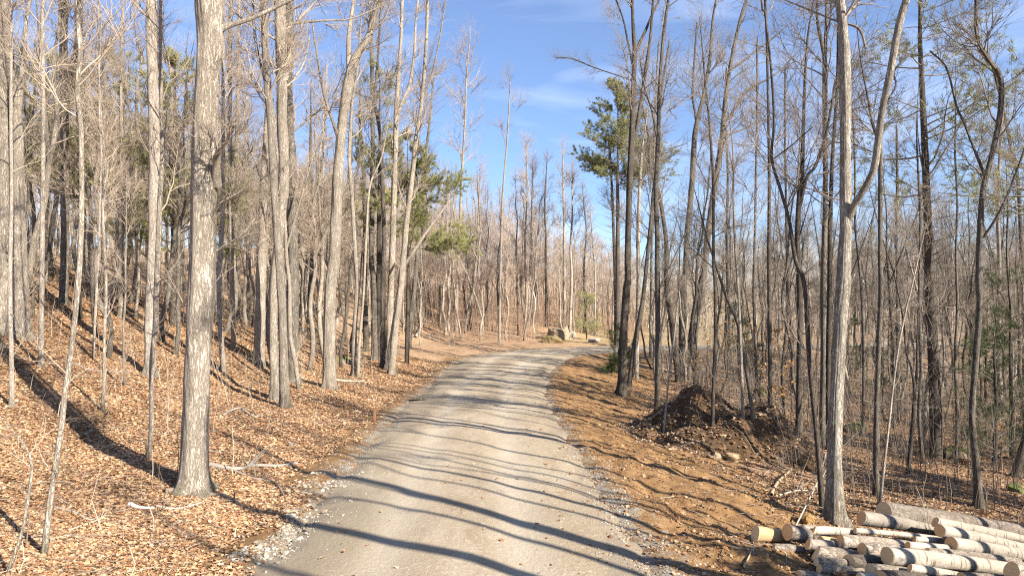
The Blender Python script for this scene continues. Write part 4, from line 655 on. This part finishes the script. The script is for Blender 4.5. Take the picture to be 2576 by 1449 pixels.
lay('loose_gravel', 'pale crushed stones strewn along both road edges', g, [(1500, -2.55, .26, 6.8, 13, .03, .12), (3500, -2.35, .38, 6.8, 14, .012, .035), (3400, -2.5, .25, 6.8, 30, .015, .05), (2400, 2.4, .2, 9, 34, .015, .05), (1400, 2.5, .4, 7, 15, .015, .06), (3200, -2.2, .45, 6.8, 20, .010, .024), (3200, 2.2, .4, 6.8, 20, .010, .024), (700, 0, 1.4, 6.8, 22, .01, .022), (500, -2.8, .3, 30, 50, .05, .12)])
lay('soil_crumbs', 'brown soil clods and bits of root on the dirt bank', g, [(12000, 3.9, 1.0, 6.8, 34, .02, .06), (1500, 4.5, 1.2, 7, 40, .05, .13), (1500, -3.3, .35, 7, 36, .02, .08)], M['soil'], np.array([(.25, .125, .05), (.17, .08, .035), (.33, .19, .09), (.40, .28, .16)]))
X, Y, s = field(g, 5200, 6.8, 36); k = (np.abs(s) > 3.4) & ((s < 0) | (s > 5) | (g.random(len(s)) < .25)); sticks('twig_litter', 'small dead twigs scattered over the forest floor', g, int(k.sum()), (X[k], Y[k]), top, .12, .8, .0045, WOOD, .12)
X, Y, s = field(g, 420, 7.2, 26); k = (np.abs(s) > 3.6) & ((s < 0) | (s > 6)); x, y = X[k], Y[k]; n = len(x); h = g.uniform(.12, .9, n); P = np.stack([np.stack([x, y, top(x, y) - .03], 1), np.stack([x + g.normal(0, .06, n), y, top(x, y) + h * .5], 1), np.stack([x + g.normal(0, .12, n) * h, y + g.normal(0, .1, n) * h, top(x, y) + h], 1)], 1)
tag(MB().tubes(P, np.linspace(1, .5, 3)[None] * g.uniform(.003, .011, n)[:, None], 5, col=WOOD[g.integers(0, 5, n)]).build('stem_undergrowth', M['stick']), 'short bare stems and stubs sticking out of the leaves', kind='stuff')
# ------------------------------------------------------------------ single rocks
def rock(label, u, v, w, h, col, sd, group=None, dpt=.8, sink=.25, name='boulder', moss=None):
    g = np.random.default_rng(sd); x, y, z = hit(u, v); z = float(top(x, y)[0]); W_, H_ = w * y / F, h * y / F; n, m = 22, 14; th = np.linspace(0, 2 * math.pi, n, endpoint=False); ph = np.linspace(.02, math.pi - .02, m)
    d = np.stack([np.sin(ph)[:, None] * np.cos(th), np.sin(ph)[:, None] * np.sin(th), np.cos(ph)[:, None] + 0 * th], -1).reshape(-1, 3); r = np.full(len(d), 1.25)
    for _ in range(13):
        nv = g.normal(size=3); nv /= np.linalg.norm(nv); c = g.uniform(.68, .95); q = d @ nv; r = np.where(q > 1e-3, np.minimum(r, c / np.maximum(q, 1e-3)), r)
    r *= 1 + .13 * fbm(d[:, 0] * 3 + sd, d[:, 1] * 3 + d[:, 2] * 2, 4); V = d * r[:, None] * np.array([W_ / 1.8, W_ / 1.8 * dpt, H_ / 1.35]); V[:, 2] += H_ * (.5 - sink)
    i = np.arange(n * m).reshape(m, n); Q = np.stack([i[:-1], i[1:], np.roll(i[1:], -1, 1), np.roll(i[:-1], -1, 1)], -1).reshape(-1, 4); c = np.array(col)[None] * (1 + .35 * fbm(d[:, 0] * 2 + sd, d[:, 2] * 2, 3))[:, None]
    if moss is not None: mm = smooth(.1, .7, d[:, 2] + .6 * fbm(d[:, 0] * 3, d[:, 1] * 3, 2))[:, None]; c = c * (1 - mm) + np.array(moss) * mm
    o = MB().add(V, Q, None, c).build(name, M['stone'], smooth_=False); o.location = (x, y, z); tag(o, label, 'rock', group)
    return o
GB = 'boulders at the road bend'
rock('large tan split boulder beyond the road bend', 1402, 853, 50, 28, (.36, .28, .19), 1, GB); rock('narrow slab leaning on the large tan boulder', 1426, 852, 20, 34, (.40, .32, .23), 2, GB, dpt=.5); rock('rounded pale boulder right of the slab', 1440, 848, 18, 16, (.42, .35, .27), 3, GB)
rock('mossy olive brown boulder in front of the large tan one', 1385, 862, 52, 22, (.22, .16, .085), 4, GB, moss=(.20, .17, .07)); rock('low white rock at the far side of the bend', 1492, 862, 30, 11, (.46, .40, .34), 5, GB)
rock('flat tan rock at the left foot of the mound', 1650, 1065, 26, 18, (.50, .36, .22), 6); rock('pale angular stone below the mound', 1800, 1160, 20, 16, (.34, .27, .18), 7); rock('rounded tan stone next to the pale angular one', 1842, 1165, 30, 26, (.40, .28, .16), 8)
rock('mossy green rock at the right edge of the leaf floor', 2556, 1240, 34, 22, (.12, .13, .05), 9, moss=(.10, .13, .03)); rock('moss covered boulder behind the smooth grey trunk', 2150, 1090, 44, 26, (.14, .13, .08), 10, moss=(.09, .11, .02)); rock('grey brown boulder behind the dark needled pine trunk', 2400, 1150, 70, 36, (.20, .16, .11), 11, moss=(.13, .14, .04))
rock('green topped rock by the slim tree near the mound', 1920, 998, 40, 20, (.2, .19, .09), 12, moss=(.16, .2, .03)); rock('grey ledge of rock high on the left slope', 765, 790, 60, 50, (.30, .27, .22), 13, dpt=1.2, moss=(.22, .2, .12)); rock('mossy stone between the leaning trunk and the clump', 868, 916, 44, 20, (.22, .19, .12), 14, moss=(.17, .17, .05))
rock('brown boulder at the mossy foot of the clump edge', 1020, 800, 50, 50, (.28, .22, .16), 15, moss=(.3, .19, .1)); rock('half buried rock on the far left slope crest', 430, 722, 60, 26, (.3, .2, .12), 16); rock('yellowish earth lump beside the pale log pile tree', 2035, 1318, 30, 22, (.36, .23, .09), 17, name='earth_clod')
rock('whitish stone in the gravel at the left road edge', 735, 1302, 17, 9, (.62, .58, .52), 18, name='stone'); rock('square brown stone standing on the left road edge', 849, 1193, 9, 13, (.42, .30, .16), 19, name='stone')
# ------------------------------------------------------------------ fallen wood
def fallen(label, pts, col, w, name='fallen_branch', cat='branch', side=3, lift=.02, sd=0, group=None):
    g = np.random.default_rng(sd + 5); P = []
    for (u, v, *h) in pts: x, y, z = hit(u, v); P.append((x, y, float(top(x, y)[0]) + lift + (h[0] if h else 0)))
    P = np.array(P); y = P[:, 1].mean(); q = catmull(np.hstack([P, (np.linspace(1, .45, len(P)) * w * y / F / 2)[:, None]]), 5 * len(P)); base = q[0, :3].copy(); mb = MB(); q[:, 2] += q[:, 3] * .5
    trunk_mesh(g, mb, q[:, :3], q[:, 3], 9, .08); V = np.concatenate(mb.v); mb.c = [np.broadcast_to(np.array(col, np.float32), (len(V), 3))]; 
    if side:
        A, ra = sprout(g, q[None, :, :3], q[None, :, 3], np.zeros(side, int), g.uniform(.3, .95, side), np.radians(g.uniform(25, 60, side)), np.full(side, np.linalg.norm(P[-1] - P[0]) * .3), np.full(side, w * y / F * .22), 5, up=.15, wob=.1); mb.tubes(A, ra, 4, col=np.array(col))
    o = mb.build(name, M['stick'], None, base); tag(o, label, cat, group)
fallen('grey forked branch lying right of the biggest trunk', [(530, 1180), (560, 1184), (600, 1188), (640, 1176), (700, 1178), (748, 1170)], (.33, .30, .26), 13, sd=1)
fallen('long thin stick lying towards the road from the grey branch', [(590, 1190), (640, 1206), (690, 1215), (715, 1250)], (.32, .27, .22), 6, sd=2)
fallen('dark fallen limb curving round the foot of the biggest trunk', [(415, 1240), (460, 1238), (500, 1246), (560, 1246), (600, 1262)], (.22, .18, .14), 14, sd=3, side=2)
fallen('peeled white splinter of wood on the leaves', [(326, 1275), (350, 1278), (388, 1280)], (.78, .74, .66), 13, sd=4, side=0, name='wood_splinter', cat='wood splinter')
fallen('thin bleached stick right of the white splinter', [(395, 1275), (440, 1282), (498, 1272), (512, 1264)], (.55, .5, .42), 7, sd=5, side=1)
fallen('bent stick on the leaves by the foot of the wavy sapling', [(125, 1360), (175, 1350), (220, 1358), (280, 1362)], (.34, .27, .2), 8, sd=6)
fallen('arched stick between the wavy sapling and the white splinter', [(140, 1285), (190, 1300), (225, 1310), (270, 1303)], (.4, .34, .27), 8, sd=7)
fallen('slim stick pointing right near the wavy sapling', [(170, 1338), (215, 1322), (268, 1304)], (.42, .34, .26), 7, sd=8, side=1)
fallen('pale log end lying on the slope by the leaning trunk', [(842, 958), (870, 960), (905, 962), (930, 968)], (.62, .52, .38), 8, sd=9, side=0)
fallen('pale slanting fallen pole high on the slope behind the cluster', [(780, 768), (810, 785), (850, 800)], (.60, .50, .40), 8, sd=10, side=0)
fallen('long thin pole lying below the mound towards the log pile', [(1778, 1158), (1840, 1162), (1920, 1182), (2010, 1210)], (.32, .2, .1), 6, sd=11, side=1)
fallen('broken pale limb curling up left of the snaking trunk', [(1940, 1245), (1955, 1225, .05), (1975, 1212, .15), (1990, 1200, .12)], (.42, .31, .19), 9, sd=12, side=2)
fallen('tangle of grey brush left of the pale log pile tree', [(1960, 1270, .1), (2000, 1262, .2), (2050, 1260, .25), (2080, 1230, .4)], (.44, .38, .31), 4, sd=13, side=9)
fallen('bleached branch propped against the pale log pile tree', [(2000, 1330), (2030, 1300, .15), (2062, 1265, .5), (2078, 1235, .8)], (.42, .37, .31), 4, sd=14, side=4)
fallen('dark fallen limb on the leaf floor behind the slim left trees', [(180, 920), (230, 935), (290, 940), (340, 938)], (.25, .2, .16), 8, sd=15, side=5)
fallen('grey fallen branch heap at the right side of the slope cluster', [(560, 1050), (600, 1040, .1), (640, 1050), (670, 1040)], (.36, .31, .26), 6, sd=16, side=10)
fallen('thin fallen stick on the soil by the road, left of the logs', [(1870, 1425), (1885, 1410), (1895, 1395)], (.5, .36, .2), 6, sd=17, side=0)
fallen('bleached twig on the far leaf slope near the bend', [(1045, 850), (1060, 832, .3), (1070, 815, .6)], (.42, .36, .3), 6, sd=18, side=8)
# stumps
def stump(label, u, v, w, h, col, sd, ragged=.25, group='small broken stumps by the road'):
    g = np.random.default_rng(sd); x, y, z = hit(u, v); z = float(top(x, y)[0]); r = w * y / F / 2; H = h * y / F; n = 10; k = 11; f = np.linspace(0, 1, n); a = np.arange(k) * 2 * math.pi / k; e = empty('stump', (x, y, z))
    jag = 1 + ragged * g.normal(0, 1, k); rr = r * (1 + .8 * np.exp(-f * 6))[:, None] * (1 + .12 * np.cos(a * 3 + sd))[None]; V = np.stack([rr * np.cos(a), rr * np.sin(a), -.08 + (f[:, None] * H) * jag[None]], -1)
    i = np.arange(n * k).reshape(n, k); Q = np.stack([i[:-1], np.roll(i[:-1], -1, 1), np.roll(i[1:], -1, 1), i[1:]], -1).reshape(-1, 4); c = np.array(col)
    MB().add(V.reshape(-1, 3), Q, None, c).build('wood', M['stick'], e, None, False); cen = V[-1].mean(0) - [0, 0, H * .12]; MB().add(np.vstack([V[-1], cen]), None, [(j, (j + 1) % k, k) for j in range(k)], np.clip(c * 1.5, 0, .7)).build('broken_top', M['stick'], e, None, False)
    tag(e, label, 'stump', group)
stump('splintered reddish stump on the left road edge', 942, 1062, 7, 38, (.27, .14, .075), 1, .35); stump('short grey cut stump in the leaves above the gravel', 732, 1122, 12, 18, (.40, .32, .24), 2, .05); stump('thin broken stub near the biggest tree foot', 533, 1300, 8, 22, (.5, .42, .32), 3, .15)
stump('small pointed stub at the bottom of the leaf floor', 590, 1352, 6, 30, (.5, .42, .3), 4, .2); stump('slim stake stub by the gravel berm', 693, 1200, 5, 26, (.45, .32, .17), 5, .2)
# ------------------------------------------------------------------ log pile
def wood_mat():
    m, t, b, l = newmat('cut_wood', .8); c = t.nodes.new('ShaderNodeTexCoord').outputs['Object']; w = t.nodes.new('ShaderNodeTexWave'); w.wave_type = 'RINGS'; w.rings_direction = 'X'; w.inputs['Scale'].default_value = 22; w.inputs['Distortion'].default_value = 3.5; w.inputs['Detail'].default_value = 3; l(c, w.inputs[0])
    info = t.nodes.new('ShaderNodeObjectInfo').outputs['Random']; base = ramp(t, info, [(0, (.95, .52, .22)), (.5, (.97, .62, .30)), (1, (.98, .72, .40))]); n = noise(t, c, 16, 5, .7)
    col = mix(t, mr(t, w.outputs[0], .3, .9, 0, .3), base, (.66, .36, .15)); col = mix(t, mr(t, n, .55, .75, 0, .35), col, (.55, .30, .14)); l(col, b.inputs[0]); bump(t, b, n, .5, .01); return m
M['cut'] = wood_mat(); M['log_w'] = bark('log_bark_pale', (.56, .515, .445), (.36, .325, .275), (.12, .095, .07), (.42, .43, .33), fis=.3, ring=.85, lich=.3, swap=True, st=(15, 15, 8)); M['log_g'] = bark('log_bark_grey', (.44, .39, .33), (.27, .23, .19), (.08, .062, .05), (.5, .5, .42), lich=.3, ring=.2, swap=True, st=(15, 15, 8))
M['shaded_log'] = bark('log_bark_shaded', (.16, .14, .12), (.10, .085, .07), (.04, .03, .025), (.2, .2, .16), swap=True, st=(15, 15, 8))  # bark darkened so the gaps low in the pile look shaded
M['log_y'] = bark('log_bark_stripped', (.62, .46, .26), (.55, .40, .22), (.26, .17, .09), (.4, .36, .28), fis=.4, ring=.3, swap=True, st=(15, 15, 8))
def log(label, a, b, Y1, Y2, d, bk='log_w', sd=0, bow=.02, cut=.0, d2=None):
    """left end at photo point a, right end at photo point b, at distances Y1 and Y2; d: diameter in metres"""
    g = np.random.default_rng(sd); A = at(a[0], a[1], Y1); B = at(b[0], b[1], Y2); Ln = np.linalg.norm(B - A); ax = (B - A) / Ln; n = 26; k = 22; f = np.linspace(0, 1, n); r0 = d / 2; r1 = (d2 or d * .85) / 2
    th = np.arange(k) * 2 * math.pi / k; o = g.uniform(0, 99); nz = fbm(o + np.cos(th)[None] * 1.2 + f[:, None] * Ln * 1.3, o + np.sin(th)[None] * 1.2 + f[:, None] * Ln * .5, 3)
    r = (r0 + (r1 - r0) * f)[:, None] * (1 + .13 * nz); kn = g.uniform(.15, .9); ka = g.integers(0, k); r *= 1 + .16 * np.exp(-((f[:, None] - kn) * Ln / .07) ** 2 - (((np.arange(k)[None] - ka + k / 2) % k - k / 2) / 2.5) ** 2)
    X = f[:, None] * Ln + 0 * th[None]; X += cut * d * np.sin(th + .9)[None] * np.clip(1 - f * Ln / (1.2 * d), 0, 1)[:, None]; Yl = r * np.cos(th) + (bow * Ln * np.sin(f * math.pi * g.uniform(.8, 1.6)))[:, None]; Zl = r * np.sin(th) + (.6 * bow * Ln * np.sin(f * math.pi))[:, None]
    V = np.stack([X, Yl, Zl], -1); i = np.arange(n * k).reshape(n, k); Q = np.stack([i[:-1], i[1:], np.roll(i[1:], -1, 1), np.roll(i[:-1], -1, 1)], -1).reshape(-1, 4)
    e = empty('log', A); yv = Vector((-ax[1], ax[0], 0)).normalized(); zv = Vector(ax).cross(yv); from_ = __import__('mathutils').Matrix((Vector(ax), yv, zv)).transposed(); e.rotation_euler = from_.to_euler()
    MB().add(V.reshape(-1, 3), Q).build('bark', M[bk], e)
    for E, sg in ((V[0], -1), (V[-1], 1)):
        c = E.mean(0); mid = c + (E - c) * .55; cc = c + np.array([sg * .004, 0, 0]); W_ = np.vstack([E, mid + g.normal(0, .002, mid.shape), cc]); q = [(j, (j + 1) % k, k + (j + 1) % k, k + j) for j in range(k)]; tr = [(k + j, k + (j + 1) % k, 2 * k) for j in range(k)]
        if sg < 0: q = [x[::-1] for x in q]; tr = [x[::-1] for x in tr]
        MB().add(W_, q, tr).build('cut_face', M['cut'], e)
    tag(e, label, 'log', 'logs in the roadside pile'); return e
m_ = 1.0 / F
LG = [('long brown barked log at the very back of the pile', (2222, 1288), (2720, 1372), 10.4, 10.7, 58, 'log_g'), ('smooth whitish log with a bright stripped foot, back left of the pile', (2166, 1302), (2362, 1336), 9.9, 10.1, 40, 'log_w'),
 ('white birch log lying against the back brown one', (2352, 1312), (2690, 1386), 9.8, 10.0, 29, 'log_w'), ('white log with a grey patch crossing on top at right', (2363, 1334), (2700, 1412), 9.4, 9.6, 36, 'log_w'),
 ('thin long speckled log in the middle of the pile', (2150, 1334), (2480, 1372), 9.5, 9.8, 17, 'log_w'), ('short thin white log with dark bands near the pile centre', (2300, 1356), (2440, 1366), 9.4, 9.5, 17, 'log_w'),
 ('pale log whose broad dark cut shows under the crossing log', (2392, 1368), (2700, 1420), 9.2, 9.5, 40, 'log_w'), ('creamy smooth pole in the front half of the pile', (2283, 1372), (2600, 1406), 9.0, 9.2, 24, 'log_w'),
 ('short stub log peeping out under the creamy pole', (2330, 1388), (2560, 1412), 8.9, 9.0, 26, 'log_g'), ('thick blue grey log across the front of the pile', (2232, 1397), (2560, 1437), 8.5, 8.65, 48, 'log_w'),
 ('big round dark log end at the lower right corner', (2544, 1436), (2820, 1466), 8.15, 8.4, 54, 'log_g'), ('thin log below the thick blue grey one', (2288, 1428), (2440, 1452), 8.3, 8.3, 24, 'log_w'),
 ('dark barked log low at the front with a brown end', (2188, 1434), (2420, 1462), 8.3, 8.4, 38, 'log_g'), ('log with a half bright half shaded cut in the pile centre', (2168, 1384), (2360, 1396), 8.9, 9.1, 42, 'log_g'),
 ('round brown ended dark log left of the bright cut one', (2111, 1362), (2330, 1380), 9.1, 9.3, 42, 'log_g'), ('squat round log at the back left by the pale tree', (2018, 1331), (2070, 1335), 9.5, 9.5, 26, 'log_w'),
 ('silvery log with a slanted cut leaning by the pale tree', (2046, 1334), (2150, 1338), 9.4, 9.7, 24, 'log_w'), ('short bright stripped chunk between the two dark logs', (2060, 1360), (2112, 1366), 9.2, 9.25, 30, 'log_y'),
 ('split bark covered log with orange stained cut', (1980, 1338), (2032, 1346), 9.3, 9.4, 44, 'log_g'), ('pale barked end log at the far left of the pile', (1900, 1342), (1978, 1350), 9.4, 9.5, 44, 'log_y'),
 ('blue shaded log lying behind the tilted dark one', (2032, 1368), (2200, 1384), 9.0, 9.2, 30, 'log_w'), ('tilted log with a large oval brown cut', (2052, 1390), (2250, 1416), 8.8, 8.7, 42, 'log_g'), ('small round ended log under the tilted one', (2053, 1412), (2250, 1428), 8.5, 8.7, 24, 'log_g'),
 ('short dark log at the low left of the pile', (1944, 1378), (2020, 1384), 9.0, 9.1, 26, 'log_g'), ('pale ended log cut by the bottom edge, left of the others', (2008, 1445), (2160, 1462), 8.3, 8.4, 26, 'log_g'), ('dim log on the ground between the two lowest left logs', (2060, 1430), (2230, 1444), 8.4, 8.5, 26, 'log_g'),
 ('small bluish log end at the bottom edge', (2158, 1449), (2330, 1462), 8.1, 8.2, 22, 'log_w'), ('brown log end peeping up at the bottom edge, right of centre', (2418, 1452), (2640, 1470), 8.1, 8.2, 30, 'log_g'), ('second low brown log end at the bottom edge', (2378, 1456), (2560, 1474), 8.2, 8.2, 24, 'log_g')]
for i, (lb, a, b, y1, y2, dp, bk) in enumerate(LG): log(lb, a, b, y1, y1 + .36 * (b[0] - a[0]) * y1 / F, .9 * dp * y1 / F, bk, 70 + i, cut=.4 if 'slanted' in lb or 'oval' in lb else .12 * (i % 3), bow=.012)
# bottom layer that carries the pile
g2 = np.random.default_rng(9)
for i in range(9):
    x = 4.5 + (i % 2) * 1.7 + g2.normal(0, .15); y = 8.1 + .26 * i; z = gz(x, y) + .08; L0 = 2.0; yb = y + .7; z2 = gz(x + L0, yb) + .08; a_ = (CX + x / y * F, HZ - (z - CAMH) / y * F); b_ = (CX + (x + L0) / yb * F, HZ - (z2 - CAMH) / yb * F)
    log('log in the bottom layer of the pile with shade darkened bark', a_, b_, y, yb, .21, 'shaded_log', 200 + i)
X = g2.uniform(3.2, 7.5, 1500); Y = g2.uniform(7.0, 10.6, 1500); n = 1500
mb = MB(); leafquads(g2, mb, np.stack([X, Y, top(X, Y) + .012], 1), g2.uniform(.012, .035, n), np.array([(.72, .55, .33), (.6, .42, .22), (.78, .64, .42)])[g2.integers(0, 3, n)], .5); tag(mb.build('sawdust', M['leaf'], None, None, False), 'pale wood chips and sawdust on the soil round the log pile', kind='stuff')
# small things
x, y, z = hit(448, 760); P = at(441, 356, y - .25)
def box(mb, c, s): 
    c = np.array(c); s = np.array(s) / 2; V = np.array([(i, j, k) for i in (-1, 1) for j in (-1, 1) for k in (-1, 1)]) * s + c; mb.add(V, [(0, 1, 3, 2), (4, 6, 7, 5), (0, 4, 5, 1), (2, 3, 7, 6), (0, 2, 6, 4), (1, 5, 7, 3)], None, (.8, .8, .78)); return mb
mb = box(MB(), P, (.24, .2, .36)); box(mb, P + [0, 0, .2], (.3, .28, .03)); mb.c = [np.full((mb.n, 3), .8, np.float32)]
tag(mb.build('nest_box', M['stick'], None, P, False), 'small white box fixed to a far trunk left of the biggest tree', 'box')
pm, t, b, l = newmat('puddle_water', .08); b.inputs[0].default_value = (.12, .10, .07, 1); b.inputs['Specular IOR Level'].default_value = .6
x, y, z = hit(1062, 1012); a = np.linspace(0, 2 * math.pi, 24, endpoint=False); rr = 1 + .2 * np.sin(a * 3) + .1 * np.cos(a * 5); V = np.stack([x + .42 * rr * np.cos(a), y + .28 * rr * np.sin(a), 0 * a], 1); V[:, 2] = float(top(x, y)[0]) + .012; V = np.vstack([V, [x, y, V[0, 2]]])
o = MB().add(V, None, [(j, (j + 1) % 24, 24) for j in range(24)]).build('puddle', pm, None, None, False); tag(o, 'small bright puddle on the left side of the road', 'puddle')

# every albedo sits a little lower than first measured
for m in bpy.data.materials:
    t = m.node_tree; b = t.nodes.get('Principled BSDF'); i = b.inputs['Base Color']
    if i.is_linked: src = i.links[0].from_socket; t.links.new(mix(t, 1.0, src, (.74, .74, .74), 'MULTIPLY'), i)
